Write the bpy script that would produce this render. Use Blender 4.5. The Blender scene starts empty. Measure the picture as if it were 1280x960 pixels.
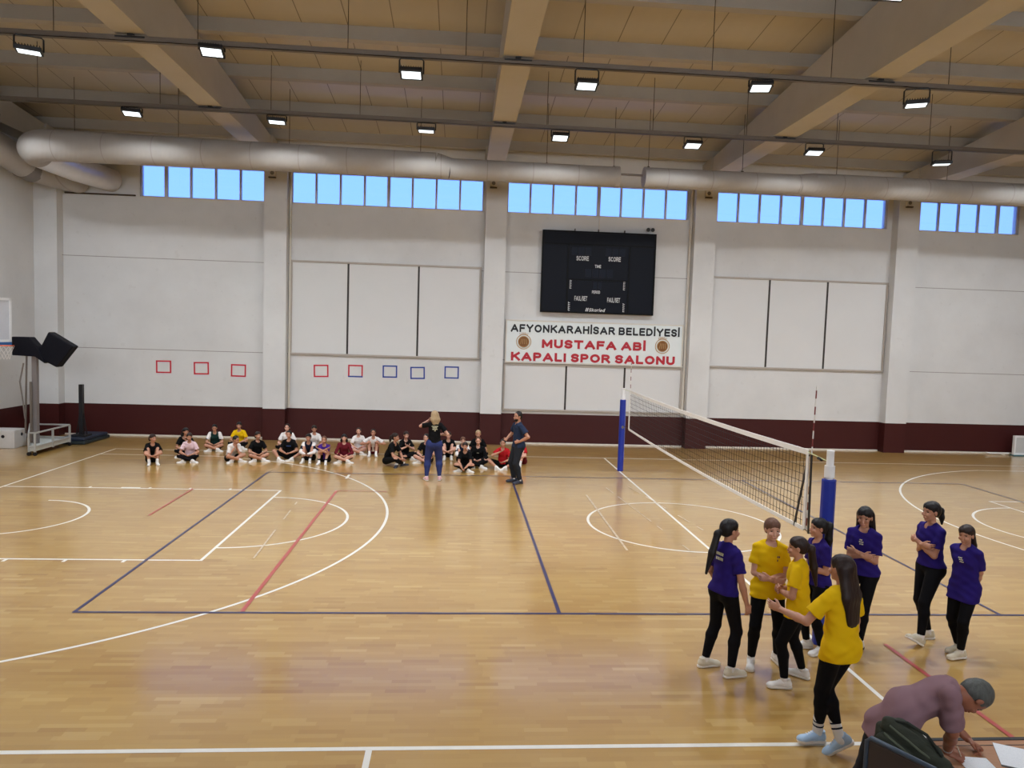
import bpy, bmesh, math, random
import numpy as np
from mathutils import Vector, Matrix

SC = bpy.context.scene
COL = SC.collection
PI = math.pi
rnd = random.Random(7)

def lin(c):
    c = c / 255.0
    return c / 12.92 if c <= 0.04045 else ((c + 0.055) / 1.055) ** 2.4
def rgb(r, g, b): return (lin(r), lin(g), lin(b), 1.0)

# ------------------------------------------------------------------ materials
class NT:
    def __init__(s, name):
        s.m = bpy.data.materials.new(name); s.m.use_nodes = True
        s.t = s.m.node_tree; s.t.nodes.clear()
        s.out = s.n('ShaderNodeOutputMaterial')
    def n(s, typ, **kw):
        nd = s.t.nodes.new(typ)
        for k, v in kw.items(): setattr(nd, k, v)
        return nd
    def l(s, a, b): s.t.links.new(a, b)
    def val(s, sock, v):
        if isinstance(v, bpy.types.NodeSocket): s.l(v, sock)
        else: sock.default_value = v
    def math(s, op, a, b=0.0, c=None, clamp=False):
        nd = s.n('ShaderNodeMath', operation=op, use_clamp=clamp)
        s.val(nd.inputs[0], a); s.val(nd.inputs[1], b)
        if c is not None: s.val(nd.inputs[2], c)
        return nd.outputs[0]
    def mix(s, f, a, b):
        nd = s.n('ShaderNodeMix', data_type='RGBA')
        s.val(nd.inputs[0], f); s.val(nd.inputs[6], a); s.val(nd.inputs[7], b)
        return nd.outputs[2]
    def pos(s):
        g = s.n('ShaderNodeNewGeometry'); x = s.n('ShaderNodeSeparateXYZ'); s.l(g.outputs['Position'], x.inputs[0])
        return g.outputs['Position'], x.outputs[0], x.outputs[1], x.outputs[2]
    def noise(s, vec, scale, detail=3.0, rough=0.55, sx=None):
        if sx is not None:
            mp = s.n('ShaderNodeMapping'); s.l(vec, mp.inputs[0]); mp.inputs['Scale'].default_value = sx; vec = mp.outputs[0]
        nd = s.n('ShaderNodeTexNoise'); s.l(vec, nd.inputs['Vector'])
        nd.inputs['Scale'].default_value = scale; nd.inputs['Detail'].default_value = detail; nd.inputs['Roughness'].default_value = rough
        return nd.outputs['Fac']
    def ramp(s, f, stops):
        nd = s.n('ShaderNodeValToRGB'); s.l(f, nd.inputs[0])
        e = nd.color_ramp.elements
        while len(e) < len(stops): e.new(0.5)
        for i, (p_, c) in enumerate(stops): e[i].position = p_; e[i].color = c
        return nd.outputs[0]
    def bsdf(s, color, rough=0.6, metal=0.0, spec=0.5, bump=None, bstr=0.3, bdist=0.01, coat=0.0, coat_r=0.1, coat_ior=1.5, trans=0.0, sheen=0.0):
        b = s.n('ShaderNodeBsdfPrincipled')
        s.val(b.inputs['Base Color'], color); s.val(b.inputs['Roughness'], rough); s.val(b.inputs['Metallic'], metal)
        s.val(b.inputs['Specular IOR Level'], spec)
        b.inputs['Coat Weight'].default_value = coat; b.inputs['Coat Roughness'].default_value = coat_r; b.inputs['Coat IOR'].default_value = coat_ior
        b.inputs['Transmission Weight'].default_value = trans
        b.inputs['Sheen Weight'].default_value = sheen
        if bump is not None:
            bp = s.n('ShaderNodeBump'); s.l(bump, bp.inputs['Height']); bp.inputs['Strength'].default_value = bstr; bp.inputs['Distance'].default_value = bdist
            s.l(bp.outputs[0], b.inputs['Normal'])
        s.l(b.outputs[0], s.out.inputs[0]); return b

MATS = {}
def simple(name, c, rough=0.6, metal=0.0, spec=0.4, var=0.08, scale=6.0, bump=0.15, bscale=60.0, bdist=0.004, sheen=0.0, stretch=None):
    if name in MATS: return MATS[name]
    t = NT(name)
    tc = t.n('ShaderNodeTexCoord')
    v = tc.outputs['Object']
    f = t.noise(v, scale, sx=stretch)
    a = tuple(min(1, x * (1 - var)) for x in c[:3]) + (1,)
    b = tuple(min(1, x * (1 + var)) for x in c[:3]) + (1,)
    col = t.mix(f, a, b)
    t.bsdf(col, rough, metal, spec, bump=t.noise(v, bscale, 2.0, sx=stretch), bstr=bump, bdist=bdist, sheen=sheen)
    MATS[name] = t.m
    return t.m

def glow(name, c, strength):
    t = NT(name); e = t.n('ShaderNodeEmission'); e.inputs[0].default_value = c; e.inputs[1].default_value = strength
    t.l(e.outputs[0], t.out.inputs[0]); return t.m

def wall_mat():
    t = NT('painted_wall')
    P, x, y, z = t.pos()
    f = t.noise(P, 0.55, 4.0, 0.6); g = t.noise(P, 5.0, 4.0, 0.65)
    base = t.ramp(f, [(0.25, (0.56, 0.56, 0.565, 1)), (0.75, (0.65, 0.652, 0.658, 1))])
    smudge = t.math('MULTIPLY', t.math('GREATER_THAN', g, 0.66), 0.10)
    base = t.mix(smudge, base, (0.33, 0.30, 0.28, 1))
    # joints between the precast panels
    j1 = t.math('LESS_THAN', t.math('ABSOLUTE', t.math('SUBTRACT', z, 5.6)), 0.010)
    j2 = t.math('LESS_THAN', t.math('ABSOLUTE', t.math('SUBTRACT', z, 2.75)), 0.010)
    jj = t.math('MULTIPLY', t.math('MAXIMUM', j1, j2), t.math('GREATER_THAN', y, 9.98))
    base = t.mix(t.math('MULTIPLY', jj, 0.75), base, (0.16, 0.14, 0.13, 1))
    red = t.mix(f, (0.042, 0.0082, 0.0085, 1), (0.056, 0.0125, 0.0115, 1))
    isred = t.math('LESS_THAN', z, 1.0)
    col = t.mix(isred, base, red)
    ro = t.math('SUBTRACT', 0.75, t.math('MULTIPLY', isred, 0.3))
    t.bsdf(col, ro, bump=g, bstr=0.12, bdist=0.02, spec=0.2)
    return t.m

def floor_mat():
    t = NT('parquet_floor')
    P, x, y, z = t.pos()
    W, Ln = 0.066, 0.40
    row = t.math('FLOOR', t.math('DIVIDE', y, W))
    wn = t.n('ShaderNodeTexWhiteNoise', noise_dimensions='1D'); t.l(row, wn.inputs['W'])
    xs = t.math('ADD', t.math('DIVIDE', x, Ln), t.math('MULTIPLY', wn.outputs[0], 7.3))
    pid = t.math('FLOOR', xs)
    cv = t.n('ShaderNodeCombineXYZ'); t.l(row, cv.inputs[0]); t.l(pid, cv.inputs[1])
    w2 = t.n('ShaderNodeTexWhiteNoise', noise_dimensions='2D'); t.l(cv.outputs[0], w2.inputs['Vector'])
    col = t.ramp(w2.outputs[0], [(0.0, rgb(158, 119, 60)), (0.12, rgb(169, 131, 67)), (0.5, rgb(175, 138, 74)), (0.85, rgb(181, 146, 81)), (1.0, rgb(193, 162, 101))])
    gr = t.noise(P, 14.0, 4.0, 0.6, sx=(0.35, 6.0, 1.0))
    col = t.mix(t.math('MULTIPLY', gr, 0.22), col, rgb(138, 96, 50))
    big = t.noise(P, 0.22, 2.0)
    col = t.mix(t.math('MULTIPLY', big, 0.18), col, rgb(158, 114, 58))
    r2 = t.math('FLOOR', t.math('DIVIDE', y, .198)); w3 = t.n('ShaderNodeTexWhiteNoise', noise_dimensions='1D'); t.l(r2, w3.inputs['W'])
    c3 = t.n('ShaderNodeCombineXYZ'); t.l(r2, c3.inputs[0]); t.l(t.math('FLOOR', t.math('ADD', t.math('DIVIDE', x, 1.9), t.math('MULTIPLY', w3.outputs[0], 5.1))), c3.inputs[1])
    w4 = t.n('ShaderNodeTexWhiteNoise', noise_dimensions='2D'); t.l(c3.outputs[0], w4.inputs['Vector'])
    col = t.mix(t.math('MULTIPLY', w4.outputs[0], 0.40), col, rgb(148, 108, 50))
    r5 = t.math('FLOOR', t.math('DIVIDE', y, .594)); w5 = t.n('ShaderNodeTexWhiteNoise', noise_dimensions='1D'); t.l(r5, w5.inputs['W'])
    c5 = t.n('ShaderNodeCombineXYZ'); t.l(r5, c5.inputs[0]); t.l(t.math('FLOOR', t.math('ADD', t.math('DIVIDE', x, 3.4), t.math('MULTIPLY', w5.outputs[0], 3.7))), c5.inputs[1])
    w6 = t.n('ShaderNodeTexWhiteNoise', noise_dimensions='2D'); t.l(c5.outputs[0], w6.inputs['Vector'])
    col = t.mix(t.math('MULTIPLY', w6.outputs[0], 0.22), col, rgb(204, 169, 100))
    fy = t.math('ABSOLUTE', t.math('SUBTRACT', t.math('FRACT', t.math('DIVIDE', y, W)), 0.5))
    fx = t.math('ABSOLUTE', t.math('SUBTRACT', t.math('FRACT', xs), 0.5))
    gap = t.math('MAXIMUM', t.math('GREATER_THAN', fy, 0.482), t.math('GREATER_THAN', fx, 0.4975))
    col = t.mix(t.math('MULTIPLY', gap, 0.16), col, rgb(120, 78, 40))
    smear = t.noise(P, 1.3, 3.0)
    ro = t.math('ADD', 0.28, t.math('MULTIPLY', smear, 0.08))
    w = t.noise(P, 2.2, 2.0)
    t.bsdf(col, ro, bump=w, bstr=0.07, bdist=0.02, spec=0.5, coat=1.0, coat_r=0.16, coat_ior=1.6)
    return t.m

def line_mat(name, c):
    t = NT(name)
    P, x, y, z = t.pos()
    f = t.noise(P, 9.0, 4.0)
    col = t.mix(f, tuple(v * 0.82 for v in c[:3]) + (1,), c)
    t.bsdf(col, 0.30, spec=0.5, coat=0.4, coat_r=0.28)
    return t.m

def roof_mat():
    t = NT('roof_panels')
    P, x, y, z = t.pos()
    f = t.noise(P, 0.7, 3.0)
    col = t.mix(f, (0.42, 0.37, 0.29, 1), (0.51, 0.46, 0.37, 1))
    fx = t.math('ABSOLUTE', t.math('SUBTRACT', t.math('FRACT', t.math('DIVIDE', x, 1.0)), 0.5))
    gap = t.math('GREATER_THAN', fx, 0.489)
    col = t.mix(t.math('MULTIPLY', gap, 0.75), col, (0.10, 0.08, 0.06, 1))
    rib = t.math('SINE', t.math('MULTIPLY', x, 2 * PI / 0.25))
    t.bsdf(col, 0.5, spec=0.4, bump=rib, bstr=0.15, bdist=0.004)
    return t.m

def concrete_mat(name='painted_concrete', k=1.0):
    t = NT(name)
    P, x, y, z = t.pos()
    f = t.noise(P, 1.6, 4.0); g = t.noise(P, 22.0, 3.0)
    col = t.mix(f, (0.42 * k, 0.385 * k, 0.335 * k, 1), (0.50 * k, 0.465 * k, 0.41 * k, 1))
    t.bsdf(col, 0.75, spec=0.3, bump=g, bstr=0.15, bdist=0.01)
    return t.m

def duct_mat():
    t = NT('duct_metal')
    P, x, y, z = t.pos()
    f = t.noise(P, 2.5, 3.0)
    col = t.mix(f, (0.32, 0.30, 0.28, 1), (0.40, 0.375, 0.355, 1))
    fx = t.math('ABSOLUTE', t.math('SUBTRACT', t.math('FRACT', t.math('DIVIDE', x, 1.25)), 0.5))
    gap = t.math('GREATER_THAN', fx, 0.489)
    col = t.mix(t.math('MULTIPLY', gap, 0.45), col, (0.2, 0.17, 0.15, 1))
    rib = t.math('SINE', t.math('MULTIPLY', t.math('ADD', x, t.math('MULTIPLY', y, 0.6)), 2 * PI / 0.12))
    t.bsdf(col, 0.62, metal=0.05, bump=rib, bstr=0.12, bdist=0.01)
    return t.m

def glass_mat():
    t = NT('window_glass')
    tr = t.n('ShaderNodeBsdfTransparent'); tr.inputs[0].default_value = (0.95, 0.97, 0.98, 1)
    gl = t.n('ShaderNodeBsdfGlossy'); gl.inputs['Roughness'].default_value = 0.02
    fr = t.n('ShaderNodeFresnel'); fr.inputs[0].default_value = 1.45
    mx = t.n('ShaderNodeMixShader'); t.l(fr.outputs[0], mx.inputs[0]); t.l(tr.outputs[0], mx.inputs[1]); t.l(gl.outputs[0], mx.inputs[2])
    t.l(mx.outputs[0], t.out.inputs[0]); return t.m

M = dict(
    wall=wall_mat(), floor=floor_mat(), roof=roof_mat(), conc=concrete_mat(), purlin=concrete_mat('purlin_concrete', .82), duct=duct_mat(), glass=glass_mat(),
    white_line=line_mat('white_floor_paint', rgb(226, 222, 214)), blue_line=line_mat('navy_floor_paint', rgb(48, 46, 84)),
    red_line=line_mat('red_floor_paint', rgb(176, 76, 70)), grey_line=line_mat('worn_grey_tape', rgb(196, 176, 150)),
    frame=simple('window_frame_paint', rgb(196, 196, 204), 0.45),
    cream=simple('cream_metal', rgb(206, 200, 190), 0.5), panel=simple('off_white_panel', rgb(206, 206, 207), 0.6, var=0.03, scale=1.0),
    dark_strip=simple('dark_gasket', rgb(50, 45, 44), 0.6), black=simple('black_metal', rgb(22, 22, 26), 0.45),
    grey_metal=simple('grey_galvanised', rgb(120, 112, 106), 0.4, metal=0.5), tray=simple('cable_tray_metal', rgb(104, 94, 84), 0.5, metal=.2), rod=simple('thin_rod_metal', rgb(70, 58, 50), 0.5, metal=0.3),
    blackpad=simple('black_vinyl_pad', rgb(11, 11, 20), 0.55, spec=.15, bump=0.3, bscale=25), bluepad=simple('blue_vinyl_pad', rgb(24, 44, 142), 0.42, bump=0.3, bscale=14, bdist=0.01),
    white_paint=simple('white_enamel', rgb(222, 222, 224), 0.35), net_black=simple('black_net_cord', rgb(34, 30, 30), 0.8),
    tape_white=simple('white_net_tape', rgb(224, 222, 220), 0.7), red_plastic=simple('red_plastic', rgb(170, 36, 34), 0.5),
    orange=simple('orange_ring', rgb(206, 92, 44), 0.4), plywood=simple('white_plywood', rgb(206, 204, 202), 0.6),
    lens=glow('floodlight_lens', (0.90, 0.97, 1.0, 1), 2.6),
    score=simple('scoreboard_black', rgb(15, 18, 28), 0.5, var=0.05, spec=.12), score2=simple('scoreboard_digit_panel', rgb(22, 27, 40), 0.5, var=0.05, spec=.12),
    score_edge=simple('scoreboard_frame', rgb(7, 8, 12), 0.5, spec=.12),
    txt_white=simple('white_lettering', rgb(210, 212, 214), 0.5), txt_black=simple('black_lettering', rgb(18, 20, 28), 0.5),
    txt_red=simple('red_lettering', rgb(172, 26, 44), 0.5), sign=simple('sign_board', rgb(214, 220, 222), 0.45, var=0.03),
    brown=simple('emblem_brown', rgb(122, 78, 34), 0.5), gold=simple('emblem_gold', rgb(176, 140, 92), 0.5),
    tape_red=simple('red_wall_tape', rgb(188, 30, 52), 0.5), tape_blue=simple('blue_wall_tape', rgb(34, 60, 142), 0.5),
)

# ------------------------------------------------------------------ mesh helpers
def link(o, parent=None):
    COL.objects.link(o)
    if parent is not None: o.parent = parent
    return o
def tag(o, label=None, cat=None, group=None, kind=None):
    if label: o['label'] = label
    if cat: o['category'] = cat
    if group: o['group'] = group
    if kind: o['kind'] = kind
    return o
def empty(name, loc=(0, 0, 0), rotz=0.0):
    o = bpy.data.objects.new(name, None); o.empty_display_size = 0.2
    COL.objects.link(o); o.location = loc; o.rotation_euler = (0, 0, rotz); return o

class MB:
    def __init__(s): s.v = []; s.f = []
    def add(s, vs, fs):
        n = len(s.v); s.v += [tuple(v) for v in vs]; s.f += [tuple(i + n for i in f) for f in fs]; return s
    def box(s, c, size, rot=None):
        hx, hy, hz = (d / 2 for d in size); vs = []
        for a in (-1, 1):
            for b in (-1, 1):
                for d in (-1, 1):
                    v = Vector((a * hx, b * hy, d * hz))
                    if rot is not None: v = rot @ v
                    vs.append(v + Vector(c))
        return s.add(vs, [(0, 1, 3, 2), (4, 6, 7, 5), (0, 4, 5, 1), (2, 3, 7, 6), (0, 2, 6, 4), (1, 5, 7, 3)])
    def bb(s, x0, x1, y0, y1, z0, z1): return s.box(((x0 + x1) / 2, (y0 + y1) / 2, (z0 + z1) / 2), (x1 - x0, y1 - y0, z1 - z0))
    def ring(s, x0, x1, z0, z1, t, y0, y1):
        s.bb(x0, x1, y0, y1, z0, z0 + t); s.bb(x0, x1, y0, y1, z1 - t, z1); s.bb(x0, x0 + t, y0, y1, z0 + t, z1 - t); return s.bb(x1 - t, x1, y0, y1, z0 + t, z1 - t)
    def bar(s, a, b, w, h=None, up=(0, 0, 1)):
        a, b = Vector(a), Vector(b); h = h or w; d = b - a; L = d.length
        if L < 1e-6: return s
        d.normalize(); u = Vector(up)
        if abs(d.dot(u)) > 0.98: u = Vector((0, 1, 0))
        x = d.cross(u).normalized(); z = x.cross(d)
        R = Matrix((x, d, z)).transposed()
        return s.box((a + b) / 2, (w, L, h), R)
    def tube(s, pts, r, seg=10, caps=True):
        pts = [Vector(p_) for p_ in pts]; n = len(pts); rs = r if isinstance(r, (list, tuple)) else [r] * n
        rings = []; x = None
        for i, p_ in enumerate(pts):
            d = (pts[min(i + 1, n - 1)] - pts[max(i - 1, 0)]).normalized()
            if x is None: x = d.orthogonal().normalized()
            x = (x - d * x.dot(d)).normalized()
            y = d.cross(x)
            rings.append([p_ + (x * math.cos(2 * PI * k / seg) + y * math.sin(2 * PI * k / seg)) * rs[i] for k in range(seg)])
        vs = [v for rg in rings for v in rg]; fs = []
        for i in range(n - 1):
            for k in range(seg):
                a = i * seg + k; b = i * seg + (k + 1) % seg
                fs.append((a, b, b + seg, a + seg))
        if caps:
            fs.append(tuple(range(seg - 1, -1, -1))); fs.append(tuple((n - 1) * seg + k for k in range(seg)))
        return s.add(vs, fs)
    def torus(s, c, R, r, axis='z', seg=28, ms=8, rot=None):
        vs = []; fs = []
        for i in range(seg):
            a = 2 * PI * i / seg
            for j in range(ms):
                b = 2 * PI * j / ms
                v = Vector(((R + r * math.cos(b)) * math.cos(a), (R + r * math.cos(b)) * math.sin(a), r * math.sin(b)))
                if rot is not None: v = rot @ v
                vs.append(v + Vector(c))
                fs.append((i * ms + j, ((i + 1) % seg) * ms + j, ((i + 1) % seg) * ms + (j + 1) % ms, i * ms + (j + 1) % ms))
        return s.add(vs, fs)
    def prism(s, poly, z0, z1, rot=None, off=(0, 0, 0)):
        n = len(poly); vs = []
        for z in (z0, z1):
            for (x, y) in poly:
                v = Vector((x, y, z))
                if rot is not None: v = rot @ v
                vs.append(v + Vector(off))
        fs = [tuple(range(n - 1, -1, -1)), tuple(range(n, 2 * n))] + [(i, (i + 1) % n, n + (i + 1) % n, n + i) for i in range(n)]
        return s.add(vs, fs)
    def build(s, name, mat, parent=None, smooth=False, bevel=0.0, loc=None):
        me = bpy.data.meshes.new(name); me.from_pydata(s.v, [], s.f); me.validate(); me.update()
        bm = bmesh.new(); bm.from_mesh(me); bmesh.ops.recalc_face_normals(bm, faces=bm.faces); bm.to_mesh(me); bm.free()
        me.materials.append(M[mat] if isinstance(mat, str) else mat)
        if smooth:
            for p_ in me.polygons: p_.use_smooth = True
            try: me.set_sharp_from_angle(angle=math.radians(40))
            except Exception: pass
        o = bpy.data.objects.new(name, me); link(o, parent)
        if loc: o.location = loc
        if bevel:
            b = o.modifiers.new('bevel', 'BEVEL'); b.width = bevel; b.segments = 2; b.limit_method = 'ANGLE'
        return o

def struct(mb, name, mat, **kw):
    parent = kw.get('parent'); o = mb.build(name, mat, **kw)
    if parent is None: o['kind'] = 'structure'
    return o

def copy_tree(o, parent=None):
    c = o.copy(); COL.objects.link(c); c.parent = parent
    for ch in o.children: copy_tree(ch, c)
    return c

def _arc(cx, cy, rx, ry, a0, a1, n=9):
    return [(cx + rx * math.cos(math.radians(a0 + (a1 - a0) * i / n)), cy + ry * math.sin(math.radians(a0 + (a1 - a0) * i / n))) for i in range(n + 1)]
def _S(w): return [_arc(w / 2, .745, w / 2, .255, 20, 180, 8) + _arc(w / 2, .745, w / 2, .235, 200, 262, 3) + _arc(w / 2, .255, w / 2, .255, 82, -160, 12)]
GL = {'A': (.86, [[(0, 0), (.43, 1), (.86, 0)], [(.16, .30), (.70, .30)]]), 'B': (.70, [[(0, 0), (0, 1), (.40, 1)] + _arc(.42, .76, .24, .24, 90, -90) + [(0, .52)], [(.42, .52)] + _arc(.42, .26, .28, .26, 90, -90) + [(0, 0)]]),
 'D': (.74, [[(0, 0), (0, 1), (.30, 1)] + _arc(.30, .5, .44, .5, 90, -90, 12) + [(0, 0)]]), 'E': (.62, [[(.62, 1), (0, 1), (0, 0), (.62, 0)], [(0, .52), (.56, .52)]]), 'F': (.60, [[(.60, 1), (0, 1), (0, 0)], [(0, .50), (.52, .50)]]),
 'H': (.70, [[(0, 0), (0, 1)], [(.70, 0), (.70, 1)], [(0, .52), (.70, .52)]]), 'I': (.0, [[(0, 0), (0, 1)]]), '\u0130': (.0, [[(0, 0), (0, .98)], [(0, 1.20), (0, 1.32)]]), 'K': (.72, [[(0, 0), (0, 1)], [(.70, 1), (.0, .36)], [(.26, .60), (.74, 0)]]),
 'L': (.56, [[(0, 1), (0, 0), (.56, 0)]]), 'M': (.88, [[(0, 0), (0, 1), (.44, .18), (.88, 1), (.88, 0)]]), 'N': (.72, [[(0, 0), (0, 1), (.72, 0), (.72, 1)]]), 'O': (.84, [_arc(.42, .5, .42, .5, 0, 360, 22)]),
 'P': (.64, [[(0, 0), (0, 1), (.36, 1)] + _arc(.38, .73, .26, .27, 90, -90) + [(0, .46)]]), 'R': (.72, [[(0, 0), (0, 1), (.38, 1)] + _arc(.40, .75, .26, .25, 90, -90) + [(0, .50)], [(.36, .48), (.72, 0)]]), 'S': (.62, _S(.62)),
 'T': (.74, [[(0, 1), (.74, 1)], [(.37, 1), (.37, 0)]]), 'U': (.70, [[(0, 1), (0, .34)] + _arc(.35, .34, .35, .34, 180, 360, 12) + [(.70, 1)]]), 'Y': (.78, [[(0, 1), (.39, .46), (.78, 1)], [(.39, .48), (.39, 0)]]),
 'C': (.72, [_arc(.40, .5, .40, .5, 48, 312, 16)]), '/': (.36, [[(0, -.05), (.36, 1.05)]]),
 'k': (.50, [[(0, 0), (0, 1)], [(.46, .66), (.04, .28)], [(.18, .42), (.50, 0)]]), 'o': (.50, [_arc(.25, .33, .25, .33, 0, 360, 14)]), 'r': (.32, [[(0, 0), (0, .66)], [(0, .40)] + _arc(.24, .40, .24, .26, 180, 70, 5)]),
 'l': (.0, [[(0, 0), (0, 1)]]), 'e': (.50, [[(.0, .34), (.5, .34)] + _arc(.25, .33, .25, .33, 2, 300, 12)]), 'd': (.50, [[(.50, 0), (.50, 1)], _arc(.25, .33, .25, .33, 0, 360, 14)])}
def text(name, body, x0, x1, zc, h, y, mat, parent, bold=.17, ext=0.006, shear=0.0, gap=.17):
    segs = []; X = bold / 2
    for ch in body:
        if ch == ' ': X += .38; continue
        wd, st = GL[ch]
        for pl in st:
            pl = [(X + a, bold / 2 + b * (1 - bold)) for a, b in pl]
            segs.append(pl)
        X += wd + bold + gap
    X = X - gap - bold / 2; mb = MB(); sx = (x1 - x0) / X; bw = bold / 2
    def put(q): return (x0 + (q[0] + shear * q[1]) * sx, q[1] * h + zc - h / 2)
    ct = [0]
    def slab(poly):
        ct[0] += 1; ex = ext + .00025 * (ct[0] % 24)
        pts = [put(q) for q in poly]; n = len(pts)
        mb.add([(a, y, b) for a, b in pts] + [(a, y - ex, b) for a, b in pts], [tuple(range(n)), tuple(range(2 * n - 1, n - 1, -1))] + [(k, (k + 1) % n, n + (k + 1) % n, n + k) for k in range(n)])
    for pl in segs:
        for i in range(len(pl) - 1):
            a, b = Vector(pl[i]), Vector(pl[i + 1]); d = b - a
            if d.length < 1e-5: continue
            d.normalize(); nn = Vector((-d.y, d.x)) * bw; e0 = d * (bw if i == 0 else 0); e1 = d * (bw if i == len(pl) - 2 else 0)
            slab([a - e0 + nn, a - e0 - nn, b + e1 - nn, b + e1 + nn])
            if i: slab([(a.x + bw * math.cos(t), a.y + bw * math.sin(t)) for t in [k * PI / 4 for k in range(8)]])
    return mb.build(name, mat, parent)

# ------------------------------------------------------------------ camera
def setup_camera():
    X, Y, Z, yaw, pitch, roll, f = -4.3723, -13.5014, 3.5595, 0.0739, -0.0675, 0.0317, 902.44
    fwd = Vector((math.sin(yaw) * math.cos(pitch), math.cos(yaw) * math.cos(pitch), math.sin(pitch)))
    right = Vector((math.cos(yaw), -math.sin(yaw), 0)); up = right.cross(fwd)
    r2 = right * math.cos(roll) + up * math.sin(roll); u2 = -right * math.sin(roll) + up * math.cos(roll)
    cd = bpy.data.cameras.new('camera'); cd.sensor_width = 36; cd.sensor_fit = 'HORIZONTAL'; cd.lens = f / 1280 * 36
    cd.clip_end = 500
    co = bpy.data.objects.new('camera', cd); COL.objects.link(co)
    Rm = Matrix((r2, u2, -fwd)).transposed().to_4x4(); Rm.translation = Vector((X, Y, Z)); co.matrix_world = Rm
    SC.camera = co
setup_camera()

# ------------------------------------------------------------------ room
YW, YF, XL, XR, YB = 10.05, 9.70, -17.38, 17.55, -18.0
mb = MB().bb(XL - .3, XR + .3, YB - .3, YW + .3, -0.2, 0.0)
floor = struct(mb, 'floor', 'floor')

pil = [(-17.38, -16.70), (-10.53, -9.84), (-3.66, -2.98), (3.13, 3.84), (9.98, 10.72), (16.86, 17.55)]
Z0, Z1 = 7.5, 8.5
wins = [(-14.40, -10.62, 5), (-9.79, -3.73, 8), (-2.96, 3.0, 8), (3.97, 9.80, 8), (10.95, 14.47, 5)]
wb = MB(); x = XL - .3; WT = 0.3
wb.bb(XL - .3, XR + .3, YW, YW + WT, 0, Z0); wb.bb(XL - .3, XR + .3, YW, YW + WT, Z1, 9.6)
for a, b, n in wins + [(XR + .3, 0, 0)]:
    wb.bb(x, a, YW, YW + WT, Z0, Z1); x = b
    if n == 0: break
struct(wb, 'wall_back', 'wall')
struct(MB().bb(XL - .3, XL, YB, YW, 0, 11.0), 'wall_left', 'wall')
struct(MB().bb(XR, XR + .3, YB, YW, 0, 11.0), 'wall_right', 'wall')
# wall behind the camera, with the hall's second row of windows
wf = MB(); fw = [(a, b) for a, b in ((-16.6, -10.6), (-9.8, -3.7), (-2.9, 3.1), (3.9, 9.9), (10.8, 16.8))]
wf.bb(XL - .3, XR + .3, YB - .3, YB, 0, 4.6); wf.bb(XL - .3, XR + .3, YB - .3, YB, 8.6, 9.8)
x = XL - .3
for a, b in fw + [(XR + .3, 0)]:
    wf.bb(x, a, YB - .3, YB, 4.6, 8.6); x = b
struct(wf, 'wall_front', 'wall')
for i, (a, b) in enumerate(pil):
    struct(MB().bb(a, b, YF, YW + .01, 0, 8.85), 'trim_%d' % (i + 1), 'wall')
bb_ = MB()
for i in range(5): bb_.bb(pil[i][1], pil[i + 1][0], YW - .02, YW, 0, 0.045)
struct(bb_, 'baseboard_back', 'cream')

# clerestory windows
for i, (a, b, n) in enumerate(wins):
    W = empty('window_%d' % (i + 1), (0, 0, 0)); W['kind'] = 'structure'
    fr = MB(); yc = YW + 0.12; t_ = 0.035
    fr.ring(a, b, Z0, Z1, t_, yc - .04, yc + .04)
    for k in range(1, n):
        xx = a + (b - a) * k / n; w = 0.10 if (n == 8 and k == 4) or (i == 0 and k == 1) or (i == 4 and k == 4) else 0.062
        fr.bb(xx - w / 2, xx + w / 2, yc - .045, yc + .045, Z0, Z1)
    fr.build('window_frame', 'frame', W)
    gl = MB(); gl.bb(a + .02, b - .02, yc - .004, yc + .004, Z0 + .02, Z1 - .02); gl.build('window_glass', 'glass', W)
    sl = MB(); sl.bb(a, b, YW - .025, YW + .10, Z0 - .03, Z0); sl.build('window_sill', 'cream', W)
for i, (a, b) in enumerate(fw):
    W = empty('window_%d' % (i + 6)); W['kind'] = 'structure'
    fr = MB(); yc = YB - .12
    for k in range(9):
        xx = a + (b - a) * k / 8; fr.bb(xx - .03, xx + .03, yc - .04, yc + .04, 4.6, 8.6)
    for zz in (4.6, 6.6, 8.56): fr.bb(a, b, yc - .04, yc + .04, zz, zz + .05)
    fr.build('window_frame', 'frame', W)
    MB().bb(a, b, yc - .004, yc + .004, 4.6, 8.6).build('window_glass', 'glass', W)

# blocked-up windows lower on the wall: frame, filler panels, dark joints
def blind(idx, x0, x1, z0, z1, mull, zm1=None):
    W = empty('window_%d' % idx); W['kind'] = 'structure'
    fr = MB(); t_ = 0.06; y0, y1 = YW - .07, YW
    fr.ring(x0, x1, z0, z1, t_, y0, y1)
    fr.build('window_frame', simple('aged_metal_frame', rgb(168, 160, 152), 0.5), W, bevel=0.006)
    xs = [x0] + mull + [x1]
    for k in range(len(xs) - 1):
        MB().bb(xs[k] + .03, xs[k + 1] - .03, YW - .030, YW, z0 + .05, z1 - .05).build('filler_panel', 'panel', W)
    for m in mull:
        MB().bb(m - .03, m + .03, YW - .042, YW, z0 + .05, z1 - .05).build('mullion', 'dark_strip', W)
    return W
blind(11, -9.78, -3.73, 2.73, 5.72, [-7.97, -5.74])
blind(12, 3.88, 9.96, 2.70, 5.72, [5.86, 7.86])
blind(13, -2.93, 3.03, 1.10, 2.66, [-0.86, 1.09])

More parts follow.
